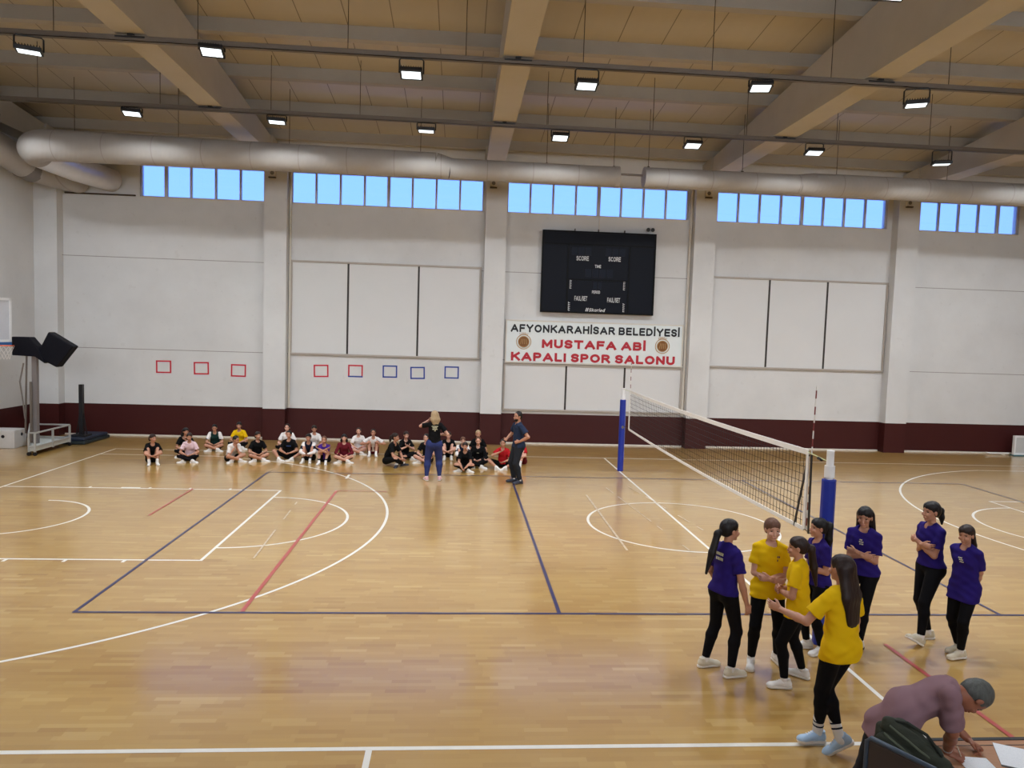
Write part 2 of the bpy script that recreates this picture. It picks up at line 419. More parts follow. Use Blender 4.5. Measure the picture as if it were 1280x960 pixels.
# roof: girders, purlins, panels
def zb(y):      # underside of the purlins
    return 10.2 - 0.09 * y if y > -4.0 else 10.2 + 0.36 + 0.09 * (y + 4.0)
gx = [(-17.35, -16.75), (-10.50, -9.92), (-3.62, -3.04), (3.42 - .25, 3.42 + .33), (10.05, 10.65), (16.9, 17.5)]
gx[3] = (3.72, 4.30); gx[2] = (-3.68, -3.06); gx[1] = (-10.80, -10.22); gx[4] = (10.35, 10.95)
gx[1] = (-10.76, -10.20); gx[2] = (-3.70, -3.13); gx[3] = (3.42, 4.02); gx[4] = (10.28, 10.90)
ys_p = [9.55, 7.40, 5.25, 3.05, 0.85, -1.35, -3.5, -5.7, -7.9, -10.1, -12.3, -14.5, -16.7]
for i, (a, b) in enumerate(gx):
    g = MB()
    prof = [(YW, 8.8), (YW, 9.35), (9.0, zb(9.0)), (-4.0, zb(-4.0)), (YB, zb(YB)), (YB, 8.8)]
    # I-shaped girder: bottom flange, web slightly inset, top flange
    def slab(xa, xb, pts):
        n = len(pts); vs = [(xa, y_, z_) for y_, z_ in pts] + [(xb, y_, z_) for y_, z_ in pts]
        g.add(vs, [tuple(range(n)), tuple(range(2 * n - 1, n - 1, -1))] + [(k, (k + 1) % n, n + (k + 1) % n, n + k) for k in range(n)])
    slab(a, b, [(YW, 8.80), (YW, 9.0), (YB, 9.0), (YB, 8.80)])
    slab(a + .05, b - .05, [(YW, 9.0), (YW, zb(YW) - .0), (-4.0, zb(-4.0) - .02), (YB, zb(YB) - .02), (YB, 9.0)])
    slab(a - .02, b + .02, [(YW, 8.62), (YW, zb(YW)), (9.25, zb(9.25)), (9.25, 8.80)])
    struct(g, 'trim_%d' % (7 + i), 'conc')
for i, y in enumerate(ys_p):
    g = MB(); z = zb(y); g.bb(XL, XR, y, y + .16, z + .05, z + .32); g.bb(XL, XR, y - .02, y + .20, z, z + .05)
    struct(g, 'trim_%d' % (13 + i), 'purlin')
rf = MB()
for y0, y1 in ((YW + .3, -4.0), (-4.0, YB - .3)):
    za, zc = zb(y0) + .30, zb(y1) + .30
    vs = [(XL - .3, y0, za), (XR + .3, y0, za), (XR + .3, y1, zc), (XL - .3, y1, zc)]
    rf.add(vs + [(v[0], v[1], v[2] + .15) for v in vs], [(0, 1, 2, 3), (4, 7, 6, 5), (0, 4, 5, 1), (1, 5, 6, 2), (2, 6, 7, 3), (3, 7, 4, 0)])
struct(rf, 'ceiling', 'roof')

# ------------------------------------------------------------------ floor markings (parts of the floor)
def strip(mb, x0, y0, x1, y1, w=.05, z=.002):
    z += .00008 * (len(mb.f) % 97 % 23)
    d = Vector((x1 - x0, y1 - y0)); L = d.length; d /= L; nx, ny = -d.y * w / 2, d.x * w / 2
    mb.add([(x0 + nx, y0 + ny, z), (x0 - nx, y0 - ny, z), (x1 - nx, y1 - ny, z), (x1 + nx, y1 + ny, z)], [(0, 1, 2, 3)])
def arc(mb, cx, cy, r, a0, a1, w=.05, z=.002, n=72):
    z += .00008 * (len(mb.f) % 97 % 23) + .00004
    vs = []; fs = []
    for i in range(n + 1):
        a = a0 + (a1 - a0) * i / n
        vs += [(cx + (r - w / 2) * math.cos(a), cy + (r - w / 2) * math.sin(a), z), (cx + (r + w / 2) * math.cos(a), cy + (r + w / 2) * math.sin(a), z)]
    fs = [(2 * i, 2 * i + 1, 2 * i + 3, 2 * i + 2) for i in range(n)]
    mb.add(vs, fs)
wl = MB()
strip(wl, -14.02, -7.5, 14.02, -7.5, .055); strip(wl, -14.02, 7.5, 14.02, 7.5, .05)
strip(wl, -14, -7.5, -14, 7.5); strip(wl, 14, -7.5, 14, 7.5); strip(wl, 0, -7.5, 0, 7.5)
arc(wl, 0, 0, 1.8, 0, 2 * PI)
for s in (-1, 1):
    bx = s * 12.425; th = math.asin(6.6 / 6.75); xe = bx - s * 6.75 * math.cos(th)
    strip(wl, s * 14, 6.6, xe, 6.6); strip(wl, s * 14, -6.6, xe, -6.6)
    if s < 0: arc(wl, bx, 0, 6.75, -th, th, n=120)
    else: arc(wl, bx, 0, 6.75, PI - th, PI + th, n=120)
    fx = s * 8.2
    strip(wl, s * 14, 2.45, fx, 2.45); strip(wl, s * 14, -2.45, fx, -2.45); strip(wl, fx, -2.475, fx, 2.475)
    if s < 0: arc(wl, fx, 0, 1.8, -PI / 2, PI / 2)
    else: arc(wl, fx, 0, 1.8, PI / 2, 3 * PI / 2)
    if s < 0: arc(wl, bx, 0, 1.25, -PI / 2, PI / 2, n=40)
    else: arc(wl, bx, 0, 1.25, PI / 2, 3 * PI / 2, n=40)
    for t_ in (1.75, 3.0, 3.85, 4.7):
        for yy in (1, -1): strip(wl, s * (14 - t_), yy * 2.47, s * (14 - t_), yy * 2.57)
    for yy in (1, -1): strip(wl, s * (14 - 2.8), yy * 2.50, s * (14 - 2.4), yy * 2.50, .1)
strip(wl, -5.05, -7.5, -5.05, -8.1, .055); strip(wl, 5.05, -7.5, 5.05, -8.1, .055)
strip(wl, -7.0, 3.85, -7.0, 4.35, .06)
wl.build('white_court_marking', 'white_line', floor)
bl = MB()
for s in (-1, 1):
    strip(bl, -9.02, s * 4.5, 9.02, s * 4.5, .05, .004); strip(bl, s * 9, -4.5, s * 9, 4.5, .05, .004); strip(bl, s * 3, -4.5, s * 3, 4.5, .05, .004)
bl.build('navy_volleyball_marking', 'blue_line', floor)
rl = MB()
strip(rl, -7.0, -4.47, -7.0, 2.5, .055, .006); strip(rl, -7.0, 2.5, -5.9, 2.5, .03, .006); strip(rl, -10.05, .15, -10.08, 2.5, .04, .006)
strip(rl, .81, -7.46, .81, -5.42, .055, .006)
rl.build('red_court_marking', 'red_line', floor)
gl_ = MB()
def dashes(x0, y0, x1, y1, w, gapf):
    n = 16; r = random.Random(int(x0 * 100) + 5)
    for k in range(n):
        if r.random() < gapf: continue
        a, b = k / n, (k + .93) / n
        strip(gl_, x0 + (x1 - x0) * a, y0 + (y1 - y0) * a, x0 + (x1 - x0) * b, y0 + (y1 - y0) * b, w, .005)
dashes(-7.62, 1.4, -7.45, -2.35, .03, .3); dashes(-1.42, 2.8, -1.47, -2.4, .04, .12)
dashes(-.80, 3.3, -.38, -1.7, .03, .35); dashes(-.26, 3.8, .34, -.7, .03, .35)
gl_.build('worn_tape_marking', 'grey_line', floor)

# ------------------------------------------------------------------ cable trays, lamps, ducts
def where(x):
    return 'left end' if x < -11 else 'left' if x < -7 else 'middle' if x < 0 else 'right'
def tray(y, z, xa, xb, label):
    T = empty('cable_tray', ((xa + xb) / 2, y, z)); tag(T, label, 'cable tray')
    c = (xa + xb) / 2; m = MB()
    m.bb(xa - c, xb - c, -.05, .05, 0, .012); m.bb(xa - c, xb - c, -.05, -.042, 0, .10); m.bb(xa - c, xb - c, .042, .05, 0, .10)
    m.build('channel', 'tray', T)
    m = MB()
    for dy, r_ in ((-.018, .012), (.012, .010)): m.tube([(xa - c, dy, .03), (xb - c, dy, .03)], r_, 6)
    m.build('cable', 'rod', T)
    for a, b in gx[1:5]:
        k = MB(); k.bb((a + b) / 2 - c - .26, (a + b) / 2 - c + .26, -.07, .07, .06, .085); k.bb((a + b) / 2 - c - .05, (a + b) / 2 - c + .05, -.05, .05, .07, 8.8 - z)
        k.build('girder_bracket', 'black', T)
    return T
TA = (0.5, 8.66); TB = (4.7, 8.68)
tray(TA[0], TA[1], XL, XR, 'nearer cable tray slung under the roof girders, carrying the larger-looking floodlights')
tray(TB[0], TB[1], XL, XR, 'farther cable tray slung under the roof girders between near tray and round ducts')
tray(-3.7, 8.66, XL, XR, 'cable tray slung over the near half of the court')

def hang(x, y, z, label=None, wire=.008, grp='thin hanger rods of the cable trays'):
    zt = zb(y) + .30; m = MB(); m.tube([(0, 0, 0), (0, 0, zt - z)], wire, 6); m.bb(-.03, .03, -.03, .03, -.01, .03)
    o = m.build('hanger_rod', 'rod', None); o.location = (x, y, z)
    tag(o, label or 'thin dark steel hanger rod running from roof panels down to a cable tray', 'hanger rod', grp)
    return o
xsA = [-11.83, -9.3, -6.59, -4.4, -2.17, .34, 2.72, 5.13]
for x in xsA: hang(x, .5, TA[1] + .05, 'thin dark hanger rod from the roof down to the nearer cable tray', grp='hanger rods of the nearer tray')
for x in [-14.44, -11.65, -9.06, -6.94, -2.36, .31, 2.72, 5.09, 7.57]:
    hang(x, 4.7, TB[1] + .05, 'thin dark hanger rod from the roof down to the farther cable tray', grp='hanger rods of the farther tray')

def make_lamp():
    L = empty('floodlight')
    H = MB(); R = Matrix.Rotation(0, 3, 'X')
    H.bb(-.21, .21, -.17, .17, -.035, .035)
    for k in range(9): H.bb(-.18 + k * .045 - .006, -.18 + k * .045 + .006, -.15, .15, .035, .07)
    h = H.build('housing', 'black', L, bevel=.008)
    ln = MB().bb(-.175, .175, -.115, .115, -.041, -.034).build('lens', 'lens', h)
    b = MB(); b.tube([(-.225, 0, 0), (-.225, 0, .235), (-.195, 0, .268), (.195, 0, .268), (.225, 0, .235), (.225, 0, 0)], .015, 8)
    b.build('mounting_bracket', 'black', L)
    la = bpy.data.lights.new('floodlight_beam', 'AREA'); la.shape = 'RECTANGLE'; la.size = .34; la.size_y = .26; la.energy = LAMP_W; la.color = (.90, .955, 1.0); la.spread = PI * .74
    lo = bpy.data.objects.new('floodlight_beam', la); COL.objects.link(lo); lo.parent = h; lo.location = (0, 0, -.05)
    return L
LAMP_W = 138.0
lamp0 = None
def place_lamp(x, y, z, tilt, yaw, label, group, dz=0.0, beam=0.0):
    global lamp0
    if lamp0 is None: lamp0 = make_lamp(); o = lamp0
    else: o = copy_tree(lamp0)
    o.location = (x, y, z - .27 + dz); o.rotation_euler = (0, 0, math.radians(yaw))
    for ch in o.children:
        if ch.name.startswith('housing'):
            ch.rotation_euler = (math.radians(tilt), 0, 0)
            for c2 in ch.children:
                if c2.type == 'LIGHT': c2.rotation_euler = (math.radians(beam - tilt), 0, 0)
        if ch.name.startswith('mounting'): ch.scale = (1, 1, (.27 - dz) / .27)
    tag(o, label, 'floodlight', group)
    return o
gA = 'floodlights under the nearer cable tray'; gB = 'floodlights under the farther cable tray'
nthA = ['leftmost floodlight under the nearer tray, its long bracket and flat housing turned right', 'second floodlight from left on nearer tray, glaring just right of the left girder', 'third floodlight from left on the nearer tray, left of the middle girder', 'floodlight on the nearer tray just right of the middle girder', 'floodlight on nearer tray left of the big right girder, small and glaring', 'rightmost floodlight on nearer tray, wide flat housing past the right girder']
for (x, tl, yw, dz), lb in zip([(-12.26, 2, 22, .02), (-9.05, -14, 8, .20), (-5.41, -12, 0, 0), (-2.09, -12, 0, -.02), (1.32, -12, -10, .13), (4.49, 0, -24, -.02)], nthA):
    place_lamp(x, TA[0], TA[1], tl, yw, lb, gA, dz, 4)
nthB = ['leftmost floodlight on the farther tray, above the long round duct', 'floodlight on the farther tray just right of the left girder', 'small floodlight on farther tray left of the middle girder', 'floodlight on the farther tray just right of the middle girder', 'floodlight on farther tray just left of the big right girder', 'floodlight on farther tray just right of the big right girder', 'rightmost floodlight on farther tray, dark housing hung low near the last girder']
for (x, tl, yw, dz), lb in zip([(-12.3, -8, 12, .15), (-8.92, -2, 8, .13), (-5.33, 2, 0, .10), (-2.02, -16, 0, .10), (1.35, -14, 0, .08), (4.52, -10, -5, .06), (7.94, 4, -18, -.06)], nthB):
    place_lamp(x, TB[0], TB[1], tl, yw, lb, gB, dz, 17)
for x in (-15.5, 11.5, 15.0):
    place_lamp(x, TA[0], TA[1], -10, 0, 'floodlight on the nearer tray close to a side wall of the hall', gA)
for x in (-15.6, 11.4, 14.9):  # lamps added out of view to brighten the ends of the back wall
    place_lamp(x, TB[0], TB[1], -10, 0, 'added floodlight, out of view on the farther tray close to a side wall', gB, 0, 21)
for x in (-12.3, -8.9, -5.4, -2.0, 1.4, 4.8, 8.2, 11.6):  # unseen row of lamps, added to light the foreground
    place_lamp(x, -3.7, 8.66, -6, 0, 'added unseen floodlight on the tray over the near half of the court', 'added floodlights over the near court')

def duct(parts_pts, label, caps=True):
    D = None
    return D
# right and left supply ducts along the back wall
DY = 6.6
D = empty('ventilation_duct', (-9.0, DY, 8.1)); tag(D, 'long round ventilation duct on the left that turns to the wall at its left end', 'duct')
def w(pts, o): return [(a - o[0], b - o[1], c - o[2]) for a, b, c in pts]
o_ = (-9.0, DY, 8.1)
MB().tube(w([(-4.75, DY, 8.03), (-.14, DY, 8.02)], o_), .275, 32).build('narrow_run', 'duct', D, smooth=True)
MB().tube(w([(-.22, DY, 8.02), (-.10, DY, 8.02)], o_), .29, 32).build('end_cap', 'duct', D, smooth=True)
MB().tube(w([(-5.15, DY, 8.10), (-4.75, DY, 8.03)], o_), [.335, .28], 32).build('reducer', 'duct', D, smooth=True)
el = [(-14.7, DY, 8.13)]
for k in range(9):
    a = PI / 2 * k / 8
    el.append((-15.35 - .45 * math.sin(a), DY + .55 - .55 * math.cos(a), 8.13 - .08 * (k / 8)))
MB().tube(w([(-14.7, DY, 8.13), (-5.15, DY, 8.10)], o_), [.40, .335], 32).build('wide_run', 'duct', D, smooth=True)
MB().tube(w(el, o_), .40, 32).build('elbow', 'duct', D, smooth=True)
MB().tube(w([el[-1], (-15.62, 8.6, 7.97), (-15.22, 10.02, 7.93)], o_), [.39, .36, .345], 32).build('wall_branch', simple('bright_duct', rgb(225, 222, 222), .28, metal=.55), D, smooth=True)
D = empty('ventilation_duct', (6.0, DY, 8.05)); tag(D, 'long round ventilation duct on the right with an open gap at its left end', 'duct')
o_ = (6.0, DY, 8.05)
MB().tube(w([(.62, DY, 8.05), (5.05, DY, 8.06)], o_), .27, 32).build('narrow_run', 'duct', D, smooth=True)
MB().tube(w([(.60, DY, 8.05), (.66, DY, 8.05)], o_), .285, 32).build('end_cap', 'duct', D, smooth=True)
MB().tube(w([(5.05, DY, 8.06), (5.45, DY, 8.07)], o_), [.275, .315], 32).build('reducer', 'duct', D, smooth=True)
MB().tube(w([(5.45, DY, 8.07), (XR, DY, 8.07)], o_), .315, 32).build('wide_run', 'duct', D, smooth=True)
MB().tube(w([(-.15, DY + .1, 8.12), (.65, DY + .1, 8.12)], o_), .03, 10).build('link_pipe', 'grey_metal', D, smooth=True)
D = empty('ventilation_duct', (-16.9, 8.0, 8.0)); tag(D, 'round ventilation duct along the left wall, sloping down into the corner behind the bright branch', 'duct')
o_ = (-16.9, 8.0, 8.0)
MB().tube(w([(-16.88, -2.0, 8.95), (-16.86, 5.6, 8.42), (-16.80, 8.4, 7.92)], o_), .385, 32).build('sloping_run', 'duct', D, smooth=True)
MB().tube(w([(-16.82, 8.2, 7.96), (-16.76, 8.6, 7.90)], o_), .40, 32).build('joint_collar', 'grey_metal', D, smooth=True)
MB().tube(w([(-16.80, 8.4, 7.92), (-16.5, 9.2, 7.87), (-16.15, 10.02, 7.86)], o_), [.385, .38, .36], 32).build('wall_run', 'duct', D, smooth=True)
for x in [-14.58, -11.94, -9.06, -5.57, -2.12, -.25]:
    hang(x, DY, 8.28 if x > -5 else 8.40, 'thin hanger rod from the roof down to the left round duct', grp='hanger rods of the left duct')
for x in [.72, 3.4, 6.14, 9.42]:
    hang(x, DY, 8.32, 'thin hanger rod from the roof down to the right round duct', grp='hanger rods of the right duct')

# small sounder boxes at the tops of the pilasters
sb = None
for x, lb in ((-10.28, 'small grey wall sounder box high on the left pilaster'), (-3.44, 'small grey wall sounder box high on the middle pilaster'), (3.52, 'small grey wall sounder box high on pilaster right of scoreboard'), (10.3, 'small grey wall sounder box high on the rightmost pilaster')):
    S = empty('wall_sounder', (x, YF, 8.30)); tag(S, lb, 'sounder', 'sounder boxes on the pilasters')
    MB().bb(-.11, .11, -.06, 0, -.09, .13).build('case', 'cream', S, bevel=.01)
    m = MB(); m.tube([(0, -.072, .02), (0, -.055, .02)], .06, 16); m.build('grille', 'grey_metal', S)
    MB().bb(-.11, .11, -.09, 0, -.13, -.10).build('bracket', 'rod', S)
# down pipes beside pilasters
def pipe(name, pts, r, label, mat='cream', cat='pipe'):
    o = MB().tube([(a[0] - pts[0][0], a[1] - pts[0][1], a[2] - pts[0][2]) for a in pts], r, 12).build(name, mat, None, smooth=True); o.location = pts[0]
    return tag(o, label, cat)
pipe('down_pipe', [(3.08, 9.98, 1.02), (3.08, 9.98, 8.9)], .045, 'cream vertical down pipe in the corner left of the pilaster beside the scoreboard')
pipe('down_pipe', [(-9.79, 9.995, 1.02), (-9.79, 9.995, 8.9)], .035, 'thin cream vertical pipe right of the left pilaster')
pipe('cable_conduit', [(.05, 10.02, 6.95), (.05, 10.02, 8.6)], .014, 'thin conduit rising from the scoreboard top to the windows', 'cream', 'conduit')
pipe('heating_pipe', [(-16.6, 9.97, 7.50), (-14.5, 9.97, 7.50)], .025, 'thin dark pipe along the wall under the left duct end', 'rod')

# ------------------------------------------------------------------ scoreboard and sign
S = empty('scoreboard', (.06, 9.9, 5.67)); tag(S, 'big black electronic scoreboard with white SCORE and TIME lettering, switched off', 'scoreboard')
def sc(mb, name, mat, **k):
    mb2 = MB(); mb2.v = [(a - .06, b - 9.9, c - 5.67) for a, b, c in mb.v]; mb2.f = mb.f
    return mb2.build(name, mat, S, **k)
sc(MB().bb(-1.79, 1.90, 9.87, 10.05, 4.36, 6.97), 'case', 'score')
fr = MB(); 
fr.ring(-1.81, 1.92, 4.34, 6.98, .055, 9.85, 9.90)
fr.bb(-1.75, 1.86, 9.855, 9.885, 6.53, 6.58); fr.bb(-.98, -.92, 9.855, 9.885, 4.40, 6.53); fr.bb(1.03, 1.09, 9.855, 9.885, 4.40, 6.53); fr.bb(-.92, 1.03, 9.855, 9.885, 5.40, 5.45)
sc(fr, 'frame', 'score_edge')
for k, (a, b, z0, z1) in enumerate([(-.86, -.18, 6.22, 6.46), (.25, .93, 6.22, 6.46), (-.40, .55, 5.52, 5.78), (-.12, .20, 5.14, 5.36)]):
    dg = MB(); n = 3 if b - a > .5 else 2
    if k == 2: n = 4
    for q in range(n):
        x0 = a + (b - a) * q / n + .02; x1 = a + (b - a) * (q + 1) / n - .02
        dg.bb(x0, x1, 9.855, 9.872, z0, z1)
    sc(dg, 'digit_window', 'score2')
for q, (body, xc, zc, wd, h) in enumerate([('SCORE', -.48, 6.11, .40, .145), ('SCORE', .57, 6.12, .40, .145), ('TIME', .03, 5.87, .20, .10), ('PERIOD', 0.0, 5.04, .26, .095), ('FAUL/SET', -.49, 4.82, .42, .15), ('FAUL/SET', .59, 4.80, .42, .15)]):
    text('lettering', body, xc - wd / 2, xc + wd / 2, zc, h, 9.868, 'txt_white', S).matrix_parent_inverse = Matrix.Translation((-.06, -9.9, -5.67))
text('lettering', 'Skorled', -.22, .30, 4.46, .11, 9.868, 'txt_white', S, shear=.25).matrix_parent_inverse = Matrix.Translation((-.06, -9.9, -5.67))
lg = MB()
for k in range(2): lg.add([(-.33 + k * .05, 9.862, 4.41), (-.30 + k * .05, 9.862, 4.41), (-.27 + k * .05, 9.862, 4.52), (-.30 + k * .05, 9.862, 4.52)], [(0, 1, 2, 3)])
sc(lg, 'logo_mark', 'txt_white')
for x, z, hh, n in ((-.84, 5.27, .30, 6), (.92, 5.28, .30, 6), (-.87, 4.56, .30, 5), (.93, 4.57, .30, 5)):
    v = MB()
    for k in range(n):
        zc = z + hh / 2 - hh * (k + .5) / n; v.bb(x - .03, x + .03, 9.862, 9.872, zc - hh / n * .36, zc - hh / n * .10); v.bb(x - .03, x - .01, 9.862, 9.872, zc - hh / n * .10, zc + hh / n * .3)
    sc(v, 'side_lettering', 'txt_white')
br = MB()
for x in (-.75, .02, .88): br.bb(x - .012, x + .012, 9.9, 10.0, 6.97, 7.06)
sc(br, 'hanging_bracket', 'rod')
hn = empty('alarm_horn', (1.72, 9.98, 7.12)); tag(hn, 'pair of small dark alarm sounders on the wall above scoreboard right corner', 'alarm')
for dx in (-.07, .08): MB().tube([(dx, .06, 0), (dx, -.02, 0), (dx, -.07, 0)], [.035, .045, .065], 14).build('horn', 'black', hn, smooth=True)

G = empty('hall_sign', (.04, 10.0, 3.37)); tag(G, 'long white board sign with black and red capital lettering and two round emblems', 'sign')
def sg(mb, name, mat, **k):
    mb2 = MB(); mb2.v = [(a - .04, b - 10.0, c - 3.37) for a, b, c in mb.v]; mb2.f = mb.f
    return mb2.build(name, mat, G, **k)
sg(MB().bb(-2.88, 2.97, 9.955, 10.04, 2.69, 4.06), 'board', 'sign')
f = MB()
f.ring(-2.90, 2.99, 2.67, 4.07, .04, 9.94, 10.04)
sg(f, 'sign_frame', 'cream')
PI_ = Matrix.Translation((-.04, -10.0, -3.37))
text('lettering', 'AFYONKARAH\u0130SAR BELED\u0130YES\u0130', -2.73, 2.86, 3.80, .255, 9.953, 'txt_black', G, bold=.24).matrix_parent_inverse = PI_
text('lettering', 'MUSTAFA AB\u0130', -1.70, 1.74, 3.32, .285, 9.953, 'txt_red', G, bold=.27).matrix_parent_inverse = PI_
text('lettering', 'KAPALI SPOR SALONU', -2.70, 2.74, 2.88, .285, 9.953, 'txt_red', G, bold=.27).matrix_parent_inverse = PI_
for xc, zc in ((-2.30, 3.36), (2.30, 3.35)):
    e = MB(); e.tube([(xc, 9.955, zc), (xc, 9.935, zc)], .165, 28); em = sg(e, 'emblem', 'brown')
    rg = MB(); rg.torus((xc - .04, -.055, zc - 3.37), .235, .012, seg=32, ms=6, rot=Matrix.Rotation(PI / 2, 3, 'X')); rg.torus((xc - .04, -.058, zc - 3.37), .175, .012, seg=32, ms=6, rot=Matrix.Rotation(PI / 2, 3, 'X'))
    for k in range(7):
        a = PI / 2 + (k - 3) * .16; rg.bar((xc - .04 + .25 * math.cos(a), -.05, zc - 3.37 + .25 * math.sin(a)), (xc - .04 + .31 * math.cos(a), -.05, zc - 3.37 + .31 * math.sin(a)), .02, .012)
    for k in range(4): rg.bar((xc - .04 - .10 + k * .066, -.072, zc - 3.37 - .08), (xc - .04 - .07 + k * .05, -.072, zc - 3.37 + .09), .014, .012)
    rg.build('emblem_ornament', 'gold', em)
    em.children[0].matrix_parent_inverse = Matrix.Identity(4)

# tape squares on the wall
tp = [(-13.69, 2.215, 'r', 'far-left red tape rectangle stuck on the wall'), (-12.53, 2.20, 'r', 'red tape rectangle on the wall, second from the left'), (-11.38, 2.16, 'r', 'red tape rectangle on the wall just left of the left pilaster'),
      (-8.79, 2.22, 'r', 'all-red tape rectangle on the wall just right of the left pilaster'), (-7.70, 2.245, 'rb', 'red tape rectangle with a blue bottom edge under the framed panels'),
      (-6.60, 2.26, 'b', 'blue tape rectangle on the wall, first to the right of the red ones'), (-5.71, 2.24, 'b', 'blue tape rectangle on the wall, middle one of the three'), (-4.61, 2.285, 'b', 'blue tape rectangle on the wall nearest the middle pilaster')]
for i, (x, z, c, lb) in enumerate(tp):
    h_, w_ = .20, .235; T = empty('tape_rectangle', (x, YW, z)); tag(T, lb, 'tape mark', 'tape rectangles on the back wall'); T.rotation_euler = (0, rnd.uniform(-.03, .03), 0)
    main = 'tape_red' if c[0] == 'r' else 'tape_blue'; m = MB()
    m.bb(-w_, w_, -.006, 0, h_ - .045, h_); m.bb(-w_, -w_ + .045, -.005, 0, -h_ + .045, h_ - .045); m.bb(w_ - .045, w_, -.005, 0, -h_ + .045, h_ - .045)
    if c != 'rb': m.bb(-w_, w_, -.006, 0, -h_, -h_ + .045)
    m.build('tape_strip', main, T)
    if c == 'rb': MB().bb(-w_, w_, -.006, 0, -h_, -h_ + .045).build('blue_tape_strip', 'tape_blue', T)

# ------------------------------------------------------------------ volleyball net and posts
def post(x, y, label, top, pad, lean=0):
    Pp = empty('net_post', (x, y, 0)); tag(Pp, label, 'post', 'padded posts of the net')
    MB().tube([(0, 0, 0), (0, 0, top)], .042, 20).build('tube', 'white_paint', Pp, smooth=True)
    MB().tube([(0, 0, pad + .02), (0, 0, pad + .16)], .058, 20).build('collar', 'white_paint', Pp, smooth=True)
    m = MB(); n = 6
    m.prism([(.083 * math.cos(PI / 8 + k * PI / 4), .083 * math.sin(PI / 8 + k * PI / 4)) for k in range(8)], 0, pad); m.build('pad', 'bluepad', Pp, bevel=.012)
    k = MB(); k.bb(.074, .082, -.02, .02, .3, pad - .1); k.build('pad_seam', simple('pale_velcro', rgb(150, 160, 205), .7), Pp)
    w_ = MB(); w_.tube([(0, (.05 if y < 0 else -.05), pad * .62), (0, (.10 if y < 0 else -.10), pad * .62)], .035, 14); w_.build('winch', 'grey_metal', Pp, smooth=True)
    return Pp
post(0, -5.40, 'near net post wrapped in a blue pad with a white tube on top', 2.33, 1.99)
post(.03, 5.50, 'far net post wrapped in a blue pad, standing towards the back wall', 2.24, 1.93)
N = empty('volleyball_net', (0, 0, 0)); tag(N, 'black mesh volleyball net with white top and bottom bands', 'net')
ya, yb_ = -4.86, 4.60; zt, zl = 2.22, 1.25
def sag(y): t = (y - ya) / (yb_ - ya); return -.05 * 4 * t * (1 - t)
m = MB(); n = 95
for k in range(n + 1):
    y = ya + (yb_ - ya) * k / n; m.bar((0, y, zl + sag(y)), (0, y, zt + sag(y)), .0045, .0045, up=(1, 0, 0))
for j in range(1, 10):
    z = zl + (zt - zl) * j / 10
    for k in range(16):
        y0 = ya + (yb_ - ya) * k / 16; y1 = ya + (yb_ - ya) * (k + 1) / 16; m.bar((0, y0, z + sag(y0)), (0, y1, z + sag(y1)), .0045, .0045, up=(1, 0, 0))
m.build('mesh', 'net_black', N)
for nm, z, h_ in (('top_band', zt, .07), ('bottom_band', zl, .05)):
    m = MB()
    for k in range(24):
        y0 = ya + (yb_ - ya) * k / 24; y1 = ya + (yb_ - ya) * (k + 1) / 24
        m.bar((0, y0, z + sag(y0)), (0, y1, z + sag(y1)), .012, h_, up=(0, 0, 1))
    m.build(nm, 'tape_white', N)
for y in (ya, yb_): MB().bb(-.008, .008, y - .03, y + .03, zl, zt).build('side_band', 'tape_white', N)
m = MB(); m.tube([(0, ya, zt), (0, -5.36, zt - .03)], .006, 6); m.tube([(0, yb_, zt), (.02, 5.46, zt)], .006, 6); m.build('tension_rope', simple('pale_green_rope', rgb(190, 200, 150), .7), N)
m = MB(); m.tube([(0, ya, zl), (0, -5.34, zl - .04)], .005, 6); m.tube([(0, yb_, zl), (.02, 5.44, zl)], .005, 6); m.build('lower_rope', 'net_black', N)
MB().tube([(0, -5.20, zt - .035), (0, -5.12, zt - .03)], .02, 8).build('rope_buckle', 'black', N)
_t = NT('antenna_stripes'); _P, _x, _y, _z = _t.pos(); ANT = _t.m
_t.bsdf(_t.mix(_t.math('GREATER_THAN', _t.math('FRACT', _t.math('DIVIDE', _z, .2)), .5), rgb(214, 210, 206), rgb(110, 34, 36)), .5)
def antenna(y, lean, label, top):
    A = empty('net_antenna', (0, y, 1.25)); tag(A, label, 'antenna', 'antennas on the net sides')
    L = top - 1.25; MB().tube([(0.012, 0, 0), (0.012, lean * L, L)], .0085, 8).build('striped_rod', ANT, A)
antenna(-4.90, -.03, 'striped antenna rod standing above the near end of the net', 3.05)
antenna(4.62, .02, 'striped antenna rod standing above the far end of the net', 2.95)
for (y0, y1, lb) in ((-4.60, -4.88, 'slanting black strap near the near end of the net'), (-4.98, -4.95, 'upright black strap at the near end edge of the net')):
    o = MB().bar((0, y0, 1.22), (0, y1, 2.2), .012, .035, up=(0, 1, 0)).build('net_strap', 'black', None); tag(o, lb, 'strap', 'black straps at the near end of the net')

# ------------------------------------------------------------------ things in the far left corner
B = empty('plyometric_box', (-17.0 + .05, 7.48, 0)); tag(B, 'white plywood jump box with round hand holes in the left corner', 'box')
m = MB(); t_ = .02
m.bb(-.42, .40, -.29, .29, 0, .50); bx_ = m.build('body', 'plywood', B, bevel=.01)
m = MB(); m.tube([(.10, -.296, .33), (.10, -.27, .33)], .045, 20); m.tube([(-.22, -.296, .33), (-.22, -.27, .33)], .045, 20); m.build('hand_hole', 'black', B)
m = MB(); m.tube([(.406, .05, .36), (.38, .05, .36)], .045, 20); m.build('side_hand_hole', 'black', B)

